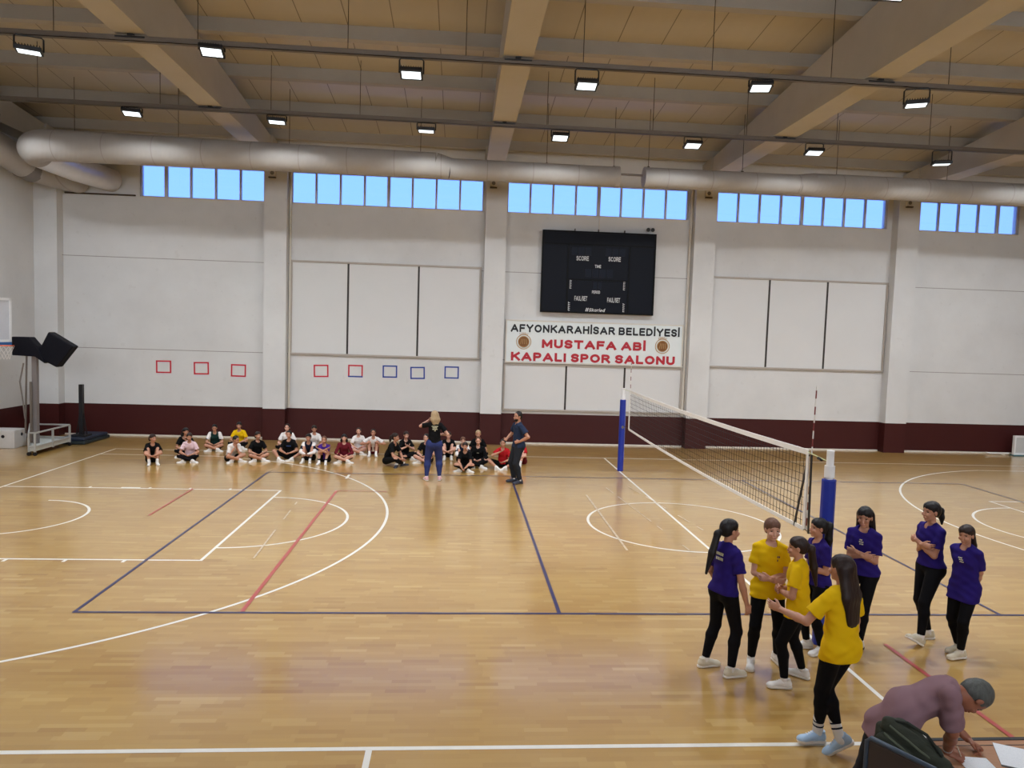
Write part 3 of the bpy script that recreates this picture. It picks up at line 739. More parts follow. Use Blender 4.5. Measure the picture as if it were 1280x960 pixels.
Hs = empty('basketball_stand', (-15.9, 6.9, 0)); tag(Hs, 'wheeled basketball stand with black padded arm and clear backboard at left edge', 'basketball hoop')
def wheel(p_, r=.05):
    return MB().tube([(p_[0], p_[1] - .02, r), (p_[0], p_[1] + .02, r)], r, 14)
cp = [(.48, -.76), (.46, .98), (-.62, .98), (.33, -.76)]
m = MB()
for z in (.24, .60):
    for k in range(4): m.bar((*cp[k], z + .002 * k), (*cp[(k + 1) % 4], z + .002 * k), .038)
for (a, b) in cp + [(.47, .10), (-.13, .10)]: m.bar((a, b, .10), (a, b, .59), .042)
m.build('base_frame', simple('pale_grey_steel', rgb(170, 172, 172), .45, metal=.2), Hs)
MB().prism(cp, .12, .215).build('base_deck', simple('grey_deck', rgb(176, 180, 178), .6), Hs)
for (a, b) in cp: wheel((a, b)).build('wheel', 'black', Hs)
m = MB(); m.bb(.04, .16, -.08, .04, .2, 2.75); m.build('pole', simple('grey_column', rgb(124, 118, 118), .5, metal=.2), Hs)
m = MB(); m.bar((-.10, -.15, .5), (-.10, -.05, 2.6), .035); m.tube([(-.12, -.16, 2.4), (-.22, -.16, 1.9), (-.14, -.16, 1.3), (-.10, -.16, .9)], .02, 8); m.bar((.06, -.16, .25), (.06, -.16, 1.9), .05); m.build('hydraulic_strut', 'grey_metal', Hs, smooth=True)
def P3(pts): return pts
# padded boom and counterweight pads (prisms in the XZ plane)
Rxz = Matrix(((1, 0, 0), (0, 0, -1), (0, 1, 0)))
m = MB(); m.prism([(-.42, 2.60), (.16, 2.58), (.42, 2.40), (.22, 2.86), (.02, 3.10), (-.42, 3.10)], -.14, .16, rot=Rxz); m.build('boom_pad', 'blackpad', Hs, bevel=.02)
m = MB(); m.prism([(.16, 2.58), (.50, 3.26), (1.14, 2.88), (.70, 2.30)], -.22, .10, rot=Rxz, off=(0, -.02, 0)); m.build('counterweight_pad', 'blackpad', Hs, bevel=.03)
# backboard turned edge-on, with frame, blue lower pad, ring and net
nrm = Vector((.985, -.17, 0)).normalized(); tng = Vector((.17, .985, 0)).normalized()
Bc = Vector((-1.02, -.30, 0)); Rb = Matrix((tng, nrm, Vector((0, 0, 1)))).transposed()
def bq(mb, u0, u1, z0, z1, th=.03, dn=0.0): return mb.box(Bc + tng * ((u0 + u1) / 2) + nrm * dn + Vector((0, 0, (z0 + z1) / 2)), (abs(u1 - u0), th, z1 - z0), Rb)
bd = bq(MB(), -.86, .86, 2.98, 4.10, .012).build('backboard', simple('acrylic_panel', rgb(196, 198, 206), .15), Hs)
f = MB()
for a in ((-.90, .90, 4.07, 4.14), (-.90, .90, 2.92, 3.0)): bq(f, *a, th=.05)
for a in ((-.90, -.83), (.83, .90)): bq(f, *a, 2.92, 4.14, th=.05)
f.build('backboard_frame', 'white_paint', bd)
f = MB()
for a in ((-.30, .30, 3.60, 3.65), (-.30, .30, 3.13, 3.18)): bq(f, *a, th=.014, dn=.008)
for a in ((-.30, -.25), (.25, .30)): bq(f, *a, 3.13, 3.65, th=.014, dn=.008)
f.build('target_square', 'grey_metal', bd)
bq(MB(), -.92, .92, 2.84, 2.93, th=.09).build('lower_pad', simple('bright_blue_pad', rgb(40, 92, 150), .5), bd)
rc = Bc + nrm * .55 + Vector((0, 0, 2.86))
m = MB(); m.torus(rc, .225, .012, seg=30, ms=6); m.box(Bc + nrm * .18 + Vector((0, 0, 2.86)), (.14, .34, .05), Rb); m.build('ring', 'orange', Hs, smooth=True)
m = MB(); n = 12
for k in range(n):
    for s in (-1, 1):
        pts = []
        for j in range(5):
            a = 2 * PI * (k + s * j * .5) / n; r = .225 - .028 * j + (.02 if j == 4 else 0)
            pts.append(rc + Vector((r * math.cos(a), r * math.sin(a), -.02 - .085 * j)))
        m.tube(pts, .004, 4, caps=False)
m.build('hoop_net', 'tape_white', Hs)

Cb = empty('free_standing_column', (-15.42, 8.5, 0)); tag(Cb, 'tall slim black column on a low black base against the back wall at left', 'column stand')
MB().bb(-.055, .055, -.055, .055, .24, 1.72).build('column', 'black', Cb, bevel=.006)
MB().bb(-.20, .20, -.20, .20, .19, .24).build('foot_plate', 'black', Cb, bevel=.01)
for k in (1, -1): MB().bar((k * .15, 0, .23), (k * .05, 0, .9), .025).build('brace', 'black', Cb)
Mt = empty('folded_mat', (-15.5, 8.45, 0)); tag(Mt, 'low dark folded mat on floor under the slim black column', 'mat')
MB().bb(-.42, .40, -.40, 1.1, 0, .10).build('lower_layer', simple('dark_green_mat', rgb(30, 40, 44), .5), Mt, bevel=.03)
MB().bb(-.38, .36, -.36, 1.06, .10, .19).build('upper_layer', simple('dark_blue_mat', rgb(34, 42, 60), .5), Mt, bevel=.03)
# far right: white board leaning near the wall and a low rail
Pn = empty('white_panel_board', (15.3, 9.6, 0)); tag(Pn, 'white framed board standing on floor at the far right edge', 'board')
MB().bb(-.74, .8, -.03, .03, .07, .66).build('panel', simple('panel_grey', rgb(186, 188, 190), .5), Pn)
m = MB(); m.ring(-.78, .84, .04, .69, .06, -.045, .045); m.build('frame', 'white_paint', Pn)
MB().bb(-.80, .86, -.10, .10, 0, .04).build('base_rail', simple('teal_rail', rgb(60, 100, 110), .5), Pn)
o = MB().tube([(-.62, 0, .07), (-.5, 0, .05), (0, 0, .05), (.2, 0, .05)], .028, 10).build('floor_pipe', 'white_paint', None, smooth=True); o.location = (14.3, 9.75, 0); tag(o, 'white pipe lying on the floor left of the white board', 'pipe')
tag(MB().tube([(0, 0, -.05), (0, 0, .05)], .05, 12).build('pipe_coupling', 'cream', o), None)

# ------------------------------------------------------------------ figures: smooth implicit surfaces meshed with surface nets
f32 = np.float32
def V(*a): return np.array(a, dtype=float)
def unit(v):
    n = np.linalg.norm(v); return v / n if n > 1e-9 else v
class Field:
    def __init__(s, k=.02): s.p = []; s.k = k; s.cuts = []; s.noise = None
    def cone(s, a, b, ra, rb, flat=None, cap=None, k=None, sub=False):   # flat=(dir, factor)
        s.p.append(('c', V(*a), V(*b), ra, rb, flat, cap, s.k if k is None else k, sub)); return s
    def ell(s, c, r, R=None, k=None, sub=False):
        s.p.append(('e', V(*c), V(*r), np.eye(3) if R is None else R, 0, 0, None, s.k if k is None else k, sub)); return s
    def cut(s, p, n): s.cuts.append((V(*p), unit(V(*n)))); return s
    def bbox(s, q):
        if q[0] == 'c':
            r = max(q[3], q[4]); lo = np.minimum(q[1], q[2]) - r; hi = np.maximum(q[1], q[2]) + r
        else:
            r = np.abs(q[3]) @ q[2]; lo, hi = q[1] - r, q[1] + r
        return lo, hi
    def mesh(s, h):
        bs = [s.bbox(q) for q in s.p if not q[8]]
        lo = np.min([b[0] for b in bs], 0) - 3 * h; hi = np.max([b[1] for b in bs], 0) + 3 * h
        n = np.ceil((hi - lo) / h).astype(int) + 1
        ax = [lo[i] + h * np.arange(n[i]) for i in range(3)]
        F = np.full(n, .2, dtype=f32)
        for q in s.p:
            k = q[7]; m = k + 2.5 * h; a, b = s.bbox(q)
            i0 = np.clip(np.floor((a - m - lo) / h).astype(int), 0, n); i1 = np.clip(np.ceil((b + m - lo) / h).astype(int) + 1, 0, n)
            if np.any(i1 <= i0): continue
            sl = tuple(slice(i0[d], i1[d]) for d in range(3))
            X = ax[0][sl[0]][:, None, None].astype(f32); Y = ax[1][sl[1]][None, :, None].astype(f32); Z = ax[2][sl[2]][None, None, :].astype(f32)
            if q[0] == 'c':
                A, B, ra, rb, flat, cap = q[1], q[2], q[3], q[4], q[5], q[6]
                ab = B - A; L2 = max(float(ab @ ab), 1e-9)
                dx, dy, dz = X - f32(A[0]), Y - f32(A[1]), Z - f32(A[2])
                t = np.clip((dx * f32(ab[0]) + dy * f32(ab[1]) + dz * f32(ab[2])) / f32(L2), 0, 1)
                dx = dx - t * f32(ab[0]); dy = dy - t * f32(ab[1]); dz = dz - t * f32(ab[2])
                if flat is not None:
                    nn, fa = unit(flat[0]), flat[1]; w = (dx * f32(nn[0]) + dy * f32(nn[1]) + dz * f32(nn[2])) * f32(fa - 1)
                    dx = dx + w * f32(nn[0]); dy = dy + w * f32(nn[1]); dz = dz + w * f32(nn[2])
                d = np.sqrt(dx * dx + dy * dy + dz * dz) - (f32(ra) + t * f32(rb - ra))
                if cap is not None:
                    u = unit(ab); d = np.maximum(d, (X - f32(B[0])) * f32(u[0]) + (Y - f32(B[1])) * f32(u[1]) + (Z - f32(B[2])) * f32(u[2]))
            else:
                c, r, R = q[1], q[2], q[3]
                dx, dy, dz = X - f32(c[0]), Y - f32(c[1]), Z - f32(c[2])
                k0 = 0; k1 = 0
                for i in range(3):
                    w = (dx * f32(R[0, i]) + dy * f32(R[1, i]) + dz * f32(R[2, i])) / f32(r[i]); k0 = k0 + w * w; k1 = k1 + (w / f32(r[i])) ** 2
                k0 = np.sqrt(k0); d = k0 * (k0 - 1) / np.maximum(np.sqrt(k1), 1e-6)
            G = F[sl]
            if q[8]:
                d = -d; hh = np.maximum(k - np.abs(G - d), 0) / k; F[sl] = np.maximum(G, d) + hh * hh * k * .25
            else:
                hh = np.maximum(k - np.abs(G - d), 0) / k; F[sl] = np.minimum(G, d) - hh * hh * k * .25
        X = ax[0][:, None, None]; Y = ax[1][None, :, None]; Z = ax[2][None, None, :]
        if s.noise:
            hm = s.noise[0] == 'h'; amp, fr, sd = s.noise[-3:]
            W = np.sin(X * fr + sd + 2 * np.sin(Z * 9)) * np.cos(Y * fr * .8 + np.sin(Z * 11 + sd)) if hm else (np.sin(X * fr + sd + 2.1 * np.sin(Z * fr * .55 + sd)) * np.sin(Z * fr * .8 + 1.3 * sd + 1.7 * np.sin(Y * fr * .6)) + .6 * np.sin(Y * fr * 1.3 + X * fr * .7 + Z * fr * 1.9 + sd))
            F += (amp * W).astype(f32)
        for c, nn in s.cuts: F = np.maximum(F, ((X - c[0]) * nn[0] + (Y - c[1]) * nn[1] + (Z - c[2]) * nn[2]).astype(f32))
        F[0] = F[-1] = .2; F[:, 0] = F[:, -1] = .2; F[:, :, 0] = F[:, :, -1] = .2
        return nets(F, lo, h)

def nets(F, lo, h):
    S = F < 0; cnt = np.zeros(tuple(d - 1 for d in F.shape), dtype=np.int8)
    for a in (0, 1):
        for b in (0, 1):
            for c in (0, 1): cnt += S[a:F.shape[0] - 1 + a, b:F.shape[1] - 1 + b, c:F.shape[2] - 1 + c]
    I, J, K = np.nonzero((cnt > 0) & (cnt < 8))
    idx = np.full(cnt.shape, -1, dtype=np.int64); idx[I, J, K] = np.arange(len(I))
    P = np.zeros((len(I), 3)); N = np.zeros(len(I)); cv = {}
    for a in (0, 1):
        for b in (0, 1):
            for c in (0, 1): cv[a, b, c] = F[I + a, J + b, K + c].astype(float)
    for axis in range(3):
        for u in (0, 1):
            for v in (0, 1):
                e0 = [u, v]; e0.insert(axis, 0); e1 = [u, v]; e1.insert(axis, 1)
                A, B = cv[tuple(e0)], cv[tuple(e1)]; m = (A < 0) != (B < 0); t = np.where(m, A / np.where(m, A - B, 1), 0)
                for d in range(3): P[:, d] += np.where(m, t if d == axis else e0[d], 0)
                N += m
    P /= N[:, None]; P += np.stack([I, J, K], 1); P = P * h + lo
    quads = []
    for axis in range(3):
        sl0 = [slice(None)] * 3; sl1 = [slice(None)] * 3; sl0[axis] = slice(0, -1); sl1[axis] = slice(1, None)
        A = S[tuple(sl0)]; B = S[tuple(sl1)]
        i, j, k = np.nonzero(A != B); ins = A[i, j, k]; e = [i, j, k]
        u, v = (axis + 1) % 3, (axis + 2) % 3
        def cell(du, dv):
            c = [x.copy() for x in e]; c[u] = c[u] - du; c[v] = c[v] - dv; return idx[c[0], c[1], c[2]]
        q = np.stack([cell(1, 1), cell(0, 1), cell(0, 0), cell(1, 0)], 1)
        q[~ins] = q[~ins][:, ::-1]; quads.append(q)
    Q = np.concatenate(quads); Q = Q[(Q >= 0).all(1)]
    return P, Q

def net_obj(name, field, h, mat, parent):
    P, Q = field.mesh(h)
    me = bpy.data.meshes.new(name)
    me.vertices.add(len(P)); me.vertices.foreach_set('co', P.astype(f32).ravel())
    me.loops.add(Q.size); me.loops.foreach_set('vertex_index', Q.astype(np.int32).ravel())
    me.polygons.add(len(Q)); me.polygons.foreach_set('loop_start', np.arange(0, Q.size, 4, dtype=np.int32)); me.polygons.foreach_set('loop_total', np.full(len(Q), 4, dtype=np.int32))
    me.polygons.foreach_set('use_smooth', np.ones(len(Q), dtype=bool)); me.update(calc_edges=True); me.validate()
    me.materials.append(mat if not isinstance(mat, str) else M[mat])
    o = bpy.data.objects.new(name, me); link(o, parent); return o

def skin_mat(name, c):
    if name in MATS: return MATS[name]
    t = NT(name); tc = t.n('ShaderNodeTexCoord'); f = t.noise(tc.outputs['Object'], 9.0, 3.0)
    col = t.mix(f, tuple(x * .9 for x in c[:3]) + (1,), c)
    b = t.bsdf(col, .5, spec=.4); b.inputs['Subsurface Weight'].default_value = .08; b.inputs['Subsurface Radius'].default_value = (.02, .008, .004)
    MATS[name] = t.m; return t.m
def hair_mat(name, c):
    if name in MATS: return MATS[name]
    t = NT(name); tc = t.n('ShaderNodeTexCoord'); v = tc.outputs['Object']
    f = t.noise(v, 55.0, 3.0, .6, sx=(1.6, 1.6, .12)); g = t.noise(v, 5.0, 2.0)
    col = t.mix(f, tuple(x * .55 for x in c[:3]) + (1,), tuple(min(1, x * 1.6) for x in c[:3]) + (1,))
    t.bsdf(col, .48, spec=.25, bump=f, bstr=.7, bdist=.006); MATS[name] = t.m; return t.m
def cloth(name, c, rough=.85, var=.10): return simple('fabric_' + name, c, rough, var=var, scale=3.5, bump=.25, bscale=90, bdist=.002, sheen=.0, spec=.15)

SKIN = dict(fair=skin_mat('skin_fair', rgb(196, 148, 128)), mid=skin_mat('skin_mid', rgb(176, 126, 102)), tan=skin_mat('skin_tan', rgb(146, 92, 70)))
HAIR = dict(black=hair_mat('hair_black', rgb(20, 16, 17)), dark=hair_mat('hair_dark_brown', rgb(38, 25, 22)), brown=hair_mat('hair_brown', rgb(88, 58, 44)), blonde=hair_mat('hair_blonde', rgb(150, 128, 98)), grey=hair_mat('hair_grey', rgb(80, 82, 80)), grey2=hair_mat('hair_pale_grey', rgb(120, 118, 112)))
EYE = simple('eye_dark', rgb(26, 18, 16), .25); LIP = simple('lip_tone', rgb(146, 76, 72), .5)
CL = dict(purple=cloth('purple', rgb(35, 22, 96)), yellow=cloth('yellow', rgb(214, 172, 10)), black=cloth('black', rgb(9, 9, 11), var=.04), legging=cloth('black_legging', rgb(6, 5, 9), .8, var=.04),
          white=cloth('white', rgb(214, 208, 206)), pink=cloth('pale_pink', rgb(206, 178, 186)), navy=cloth('navy', rgb(34, 44, 66)), green=cloth('dark_green', rgb(22, 46, 44)), maroon=cloth('maroon', rgb(96, 24, 34)), red=cloth('red', rgb(168, 26, 34)),
          jeans=cloth('blue_track', rgb(44, 52, 98)), dark=cloth('dark_trousers', rgb(34, 36, 42)), mauve=cloth('mauve', rgb(136, 106, 114)), violet=cloth('violet', rgb(66, 32, 120)), sock=cloth('white_sock', rgb(212, 208, 206)), darkblue=cloth('dark_blue', rgb(20, 26, 44)))
SHOE = dict(white=simple('shoe_white', rgb(208, 204, 200), .5, bump=.4, bscale=30), cream=simple('shoe_cream', rgb(196, 186, 166), .5, bump=.4, bscale=30), blue=simple('shoe_pale_blue', rgb(160, 186, 214), .5, bump=.4, bscale=30), dark=simple('shoe_dark', rgb(40, 44, 58), .5), pink=simple('shoe_pink', rgb(204, 160, 164), .5))
SOLE = simple('sole_white', rgb(214, 208, 202), .6); SOLE_D = simple('sole_dark', rgb(60, 50, 50), .6)

def rotX(v, a):   # pitch: positive leans forward (towards -y)
    c, s = math.cos(a), math.sin(a); return V(v[0], v[1] * c - v[2] * s, v[1] * s + v[2] * c)
def basis(yaw, pitch, roll=0.0):    # columns: left(+x), back(+y), up(+z); forward is -y; positive pitch tips forward/down
    Rz = np.array(Matrix.Rotation(yaw, 3, 'Z')); Rx = np.array(Matrix.Rotation(pitch, 3, 'X')); Ry = np.array(Matrix.Rotation(roll, 3, 'Y'))
    return Rz @ Rx @ Ry
def ik(a, c, l1, l2, pole):
    d = c - a; D = np.linalg.norm(d); D2 = min(D, (l1 + l2) * .998); u = d / max(D, 1e-6); c2 = a + u * D2
    x = (l1 * l1 - l2 * l2 + D2 * D2) / (2 * D2); hh = math.sqrt(max(l1 * l1 - x * x, 0)); pl = pole - u * (pole @ u); pl = unit(pl)
    return a + u * x + pl * hh, c2

def person(label, x, y, face, H=1.62, group=None, vox=.006, **k):
    g = k.get
    s = H / 1.65; bw = g('build', 1.0); male = g('male', False)
    root = empty('person', (x, y, 0), math.radians(face)); tag(root, label, 'person', group)
    Wd = np.array(Matrix.Rotation(-math.radians(face), 3, 'Z'))
    def T(p_):                      # target: ('w', X, Y, Z) world or local triple in 1.65 m units
        if p_[0] == 'w': return Wd @ (V(p_[1], p_[2], p_[3]) - V(x, y, 0))
        return V(*p_) * s
    Pz = T(g('pelvis', (0, 0, .885)))
    b1, b2, b3 = (math.radians(a) for a in g('bend', (2, 2, 6)))
    tw = math.radians(g('twist', 0)); rl = math.radians(g('side', 0))
    B1, B2 = basis(tw * .5, b1, rl), basis(tw, b2, rl) @ np.array(Matrix.Rotation(math.radians(g('spin', 0)), 3, 'Z'))
    Wa = Pz + B1[:, 2] * .15 * s; Ch = Wa + B2[:, 2] * .18 * s; Nk = Ch + B2[:, 2] * .145 * s
    Hb = Nk + basis(tw, b3)[:, 2] * .075 * s
    hy, hp, hr = (math.radians(a) for a in g('head', (0, 5, 0)))
    HB = basis(hy, hp, hr); Hc = Hb + HB[:, 2] * .095 * s - HB[:, 1] * .018 * s
    sw = (.178 if male else .136) * bw
    Sh = {1: Ch + B2[:, 2] * .10 * s + B2[:, 0] * sw * s, -1: Ch + B2[:, 2] * .10 * s - B2[:, 0] * sw * s}
    hipB = basis(math.radians(g('hipyaw', 0)), 0)
    Hip = {q: Pz - V(0, 0, .02) * s + hipB[:, 0] * q * .085 * s for q in (1, -1)}
    up, fo = .285 * s, .245 * s
    arm = {}
    for q, nm in ((1, 'L'), (-1, 'R')):
        wt = T(g('hand' + nm, (q * .235, -.02, .80))); pole = V(*g('elbow' + nm, (q * .35, 1.0, -.15)))
        el, wr = ik(Sh[q], wt, up, fo, pole)
        d = unit(V(*g('dir' + nm))) if g('dir' + nm) else unit(wr - el)
        th = unit(V(*g('thumb' + nm, (0, -1, .15)))); th = unit(th - d * (th @ d)); n = np.cross(d, th) * q
        arm[q] = (el, wr, d, th, n, g('curl' + nm, g('curl', .45)))
    leg = {}
    for q, nm in ((1, 'L'), (-1, 'R')):
        an = T(g('foot' + nm, (q * .10, 0, .085))); pole = V(*g('knee' + nm, (q * .15, -1, 0)))
        kn, an = ik(Hip[q], an, .41 * s, .395 * s, pole)
        ty, tp = g('toe' + nm, (q * 10, 0)); fb = basis(math.radians(ty), math.radians(tp)); leg[q] = (kn, an, fb)
    skin = SKIN[g('skin', 'fair')]
    # ---- body
    F = Field(.035 * s)
    fl = (B2[:, 1], 1.5); fl1 = (B1[:, 1], 1.35)
    F.cone(Ch + B2[:, 2] * .06 * s, Wa, .118 * s * bw, .098 * s * bw, flat=fl)
    F.cone(Wa, Pz, .100 * s * bw, .125 * s * bw, flat=fl1)
    F.cone(Sh[1] - B2[:, 0] * .03 * s, Sh[-1] + B2[:, 0] * .03 * s, .042 * s, .042 * s)
    if not male:
        for q in (1, -1): F.ell(Ch - B2[:, 1] * .060 * s + B2[:, 0] * q * .055 * s + B2[:, 2] * .0 * s, V(.050, .042, .052) * s, B2)
    for q in (1, -1): F.ell(Hip[q] + V(0, .022, -.01) * s, V(.080, .080, .09) * s * bw)
    nr = (.060 if male else .046) * s
    F.cone(Nk - B2[:, 2] * .03 * s, Hb + HB[:, 2] * .03 * s, nr, nr * .95, k=.02)
    # head
    kk = .018 * s
    F.ell(Hc + HB @ V(0, .018, .022) * s, V(.073, .090, .086) * s, HB, k=kk)
    F.ell(Hc + HB @ V(0, -.022, -.045) * s, V(.050 if not male else .056, .058, .066) * s, HB, k=kk)
    F.ell(Hc + HB @ V(0, -.060, -.095) * s, V(.020, .017, .014) * s, HB, k=kk)
    F.cone(Hc + HB @ V(0, -.070, .004) * s, Hc + HB @ V(0, -.089, -.032) * s, .0065 * s, .0100 * s, k=.012)
    for q in (1, -1):
        F.ell(Hc + HB @ V(q * .031, -.074, .004) * s, V(.015, .012, .010) * s, HB, k=.008, sub=True)
        F.ell(Hc + HB @ V(q * .038, -.062, -.030) * s, V(.02, .018, .02) * s, HB, k=.014)
        F.ell(Hc + HB @ V(q * .074, .012, -.012) * s, V(.009, .018, .030) * s, HB, k=.006)
    F.ell(Hc + HB @ V(0, -.082, -.058) * s, V(.022, .009, .009) * s, HB, k=.008)
    # arms, hands
    for q in (1, -1):
        el, wr, d, th, n, cu = arm[q]; ar = 1.06 if male else 1.0
        F.cone(Sh[q], el, .046 * s * ar, .034 * s * ar, k=.02); F.cone(el, el + (wr - el) * .35, .034 * s * ar, .036 * s * ar, k=.015); F.cone(el + (wr - el) * .35, wr, .036 * s * ar, .0235 * s * ar, k=.015)
        sd = th
        F.cone(wr, wr + d * .07 * s, .028 * s, .036 * s, flat=(n, 2.1), k=.008)
        for i in range(4):
            b = wr + d * .078 * s + sd * (1.5 - i) * .0185 * s; L = (.070, .078, .072, .056)[i] * s; a1 = cu * .8 + i * .05
            d1 = d * math.cos(a1) + n * math.sin(a1) + sd * (1.5 - i) * .05; d2 = d * math.cos(a1 + cu * 1.3) + n * math.sin(a1 + cu * 1.3)
            m1 = b + d1 * L * .52; F.cone(b - d * .02 * s, m1, .0088 * s, .0082 * s, k=.004); F.cone(m1, m1 + d2 * L * .48, .0082 * s, .0066 * s, k=.003)
        tb = wr + d * .022 * s + sd * .024 * s; t1 = tb + unit(d * .75 + sd * .65 + n * .3) * .040 * s
        F.cone(tb, t1, .0135 * s, .0105 * s, k=.008); F.cone(t1, t1 + unit(d + sd * .15 + n * .45) * .030 * s, .0102 * s, .008 * s, k=.004)
    # legs
    for q in (1, -1):
        kn, an, fb = leg[q]
        F.cone(Hip[q], kn, .080 * s * bw, .050 * s, k=.03); mid = kn + (an - kn) * .30 + V(0, .012, 0) * s
        F.cone(kn, mid, .049 * s, .050 * s, k=.02); F.cone(mid, an, .050 * s, .031 * s, k=.02)
        F.cone(an + fb @ V(0, .03, -.045) * s, an + fb @ V(0, -.15, -.058) * s, .028 * s, .020 * s, k=.02)
    body = net_obj('body', F, vox, skin, root)
    # ---- trousers
    tro = g('trousers', 'legging'); lo = g('loose', .006); cover = g('leg_cover', .95)
    F = Field(.03 * s); F.cone(Wa - B1[:, 2] * .03 * s, Pz, (.108 + lo) * s * bw, (.128 + lo) * s * bw, flat=fl1)
    for q in (1, -1):
        kn, an, fb = leg[q]; F.ell(Hip[q] + V(0, .022, -.01) * s, V(.084, .084, .095) * s * bw + lo)
        if cover <= .5: F.cone(Hip[q], Hip[q] + (kn - Hip[q]) * cover * 2, (.084 + lo) * s * bw, (.066 + lo * 1.3) * s, k=.03, cap=True)
        else:
            F.cone(Hip[q], kn, (.084 + lo) * s * bw, (.054 + lo) * s, k=.03); mid = kn + (an - kn) * .30 + V(0, .012, 0) * s
            F.cone(kn, mid, (.053 + lo) * s, (.054 + lo) * s, k=.02); end = mid + (an - mid) * min(1, (cover - .5) * 2)
            F.cone(mid, end, (.054 + lo) * s, (.035 + lo * g('cuff', 1.0)) * s, k=.02, cap=True)
    F.cut(Wa + B1[:, 2] * .02 * s, B1[:, 2])
    if lo > .01: F.noise = (.0016, 42, x)
    net_obj('trousers' if cover > .5 else 'shorts', F, vox * 1.25, CL[tro], root)
    # ---- shirt
    hem = g('hem', .06); bag = g('bag', .016); F = Field(.035 * s)
    hb = Pz - B1[:, 2] * (hem + .03) * s
    F.cone(Ch + B2[:, 2] * .055 * s, Wa, (.122 + bag) * s * bw, (.116 + bag) * s * bw, flat=(B2[:, 1], 1.38))
    F.cone(Wa, hb, (.116 + bag) * s * bw, (.130 + bag * 1.2) * s * bw, flat=(B1[:, 1], 1.26))
    if not male:
        for q in (1, -1): F.ell(Ch - B2[:, 1] * .062 * s + B2[:, 0] * q * .052 * s + B2[:, 2] * .0 * s, V(.062, .050, .068) * s, B2, k=.05)
    F.cone(Sh[1] - B2[:, 0] * .03 * s, Sh[-1] + B2[:, 0] * .03 * s, .050 * s, .050 * s)
    if Pz[2] > .5 * s:
        for q in (1, -1): F.cone(Hip[q] + V(0, .018, .01) * s, Hip[q] + (leg[q][0] - Hip[q]) * .40, (.087 + bag * .5 + (.014 if male else 0)) * s * bw, (.080 + bag * .5 + (.012 if male else 0)) * s * bw, k=.05)
    F.cone(Nk - B2[:, 2] * .05 * s, Nk - B2[:, 2] * .005 * s, .085 * s, .066 * s, k=.02)
    sl_ = g('sleeve', .66); ar_ = 1.1 if male else 1.0
    for q in (1, -1):
        el, wr = arm[q][0], arm[q][1]
        if sl_ <= 1: F.cone(Sh[q], Sh[q] + (el - Sh[q]) * sl_, (.050 + bag * .1) * s * ar_, (.051 + bag * .8) * s * ar_, k=.02, cap=True)
        else:
            F.cone(Sh[q], el, .060 * s, .050 * s, k=.02); F.cone(el, el + (wr - el) * (sl_ - 1), .048 * s, .038 * s, k=.02, cap=True)
    F.cone(Nk - B2[:, 1] * .03 * s, Nk + B2[:, 2] * .12 * s - B2[:, 1] * .03 * s, .058 * s, .06 * s, k=.012, sub=True)
    F.cut(Pz - B1[:, 2] * hem * s, -B1[:, 2]); F.noise = (.0042 * s, 34, x * 3 + y)
    sh = net_obj('shirt', F, vox * 1.2, CL[g('shirt', 'black')], root)
    if g('jersey'):       # white sleeves of an undershirt
        F = Field(.02)
        for q in (1, -1):
            el = arm[q][0]; wr = arm[q][1]
            if g('jersey') == 'long': F.cone(Sh[q], el, .066 * s, .052 * s); F.cone(el, wr, .050 * s, .034 * s, cap=True)
            else: F.cone(Sh[q], Sh[q] + (el - Sh[q]) * .7, .068 * s, .066 * s, cap=True)
        net_obj('undershirt_sleeves', F, vox * 1.2, CL['white'], root)
    # ---- shoes and socks
    for q in (1, -1):
        kn, an, fb = leg[q]; W = lambda a, b, c: an + fb @ V(a, b, c) * s; shz = SHOE[g('shoes', 'white')]
        F = Field(.022 * s)
        F.cone(W(0, .045, -.040), W(0, -.02, -.030), .038 * s, .036 * s); F.cone(W(0, -.02, -.035), W(q * .006, -.135, -.058), .040 * s, .028 * s)
        F.ell(W(q * .006, -.135, -.062), V(.045, .055, .034) * s, fb); F.cone(W(0, .030, -.03), W(0, .028, .018), .036 * s, .038 * s, cap=True)
        F.cut(W(0, 0, -.068), -fb[:, 2])
        so = net_obj('shoe', F, vox, shz, root)
        F = Field(.015 * s)
        F.cone(W(0, .048, -.07), W(q * .004, -.05, -.07), .041 * s, .038 * s); F.cone(W(q * .004, -.05, -.07), W(q * .008, -.14, -.070), .038 * s, .047 * s)
        F.cut(W(0, 0, -.060), fb[:, 2]); F.cut(W(0, 0, -.0845), -fb[:, 2])
        net_obj('sole', F, vox, SOLE if g('sole', 'w') == 'w' else SOLE_D, so)
        if vox < .009:
            lm = MB()
            for i in range(4):
                a = W(-.016, -.035 - i * .022, .010 - i * .0085); b = W(.016, -.035 - i * .022, .010 - i * .0085); lm.tube([a, b], .0028 * s, 5)
            lm.build('laces', SOLE, so, smooth=True)
        sk = g('sock', .10)
        if sk:
            u = unit(kn - an); F = Field(.01); F.cone(an - u * .02 * s, an + u * sk * s, .040 * s, (.0375 + max(0, sk - .10) * .12) * s, cap=True); so2 = net_obj('sock', F, vox, CL['sock'], root)
            if g('stripes'):
                for hh in (.075, .115):
                    F = Field(.01); F.cone(an + u * (hh - .008) * s, an + u * (hh + .008) * s, .0445 * s, .0445 * s, cap=True); F.cut(an + u * (hh - .008) * s, -u); net_obj('sock_stripe', F, vox * .8, CL['darkblue'], so2)
    # ---- hair
    hs = g('hair', 'pony'); hc = HAIR[g('haircol', 'dark')]; E = lambda a, b, c: Hc + HB @ V(a, b, c) * s
    dn = unit(V(0, 0, -1) * 1.0 + HB[:, 1] * .12); bk = HB[:, 1]
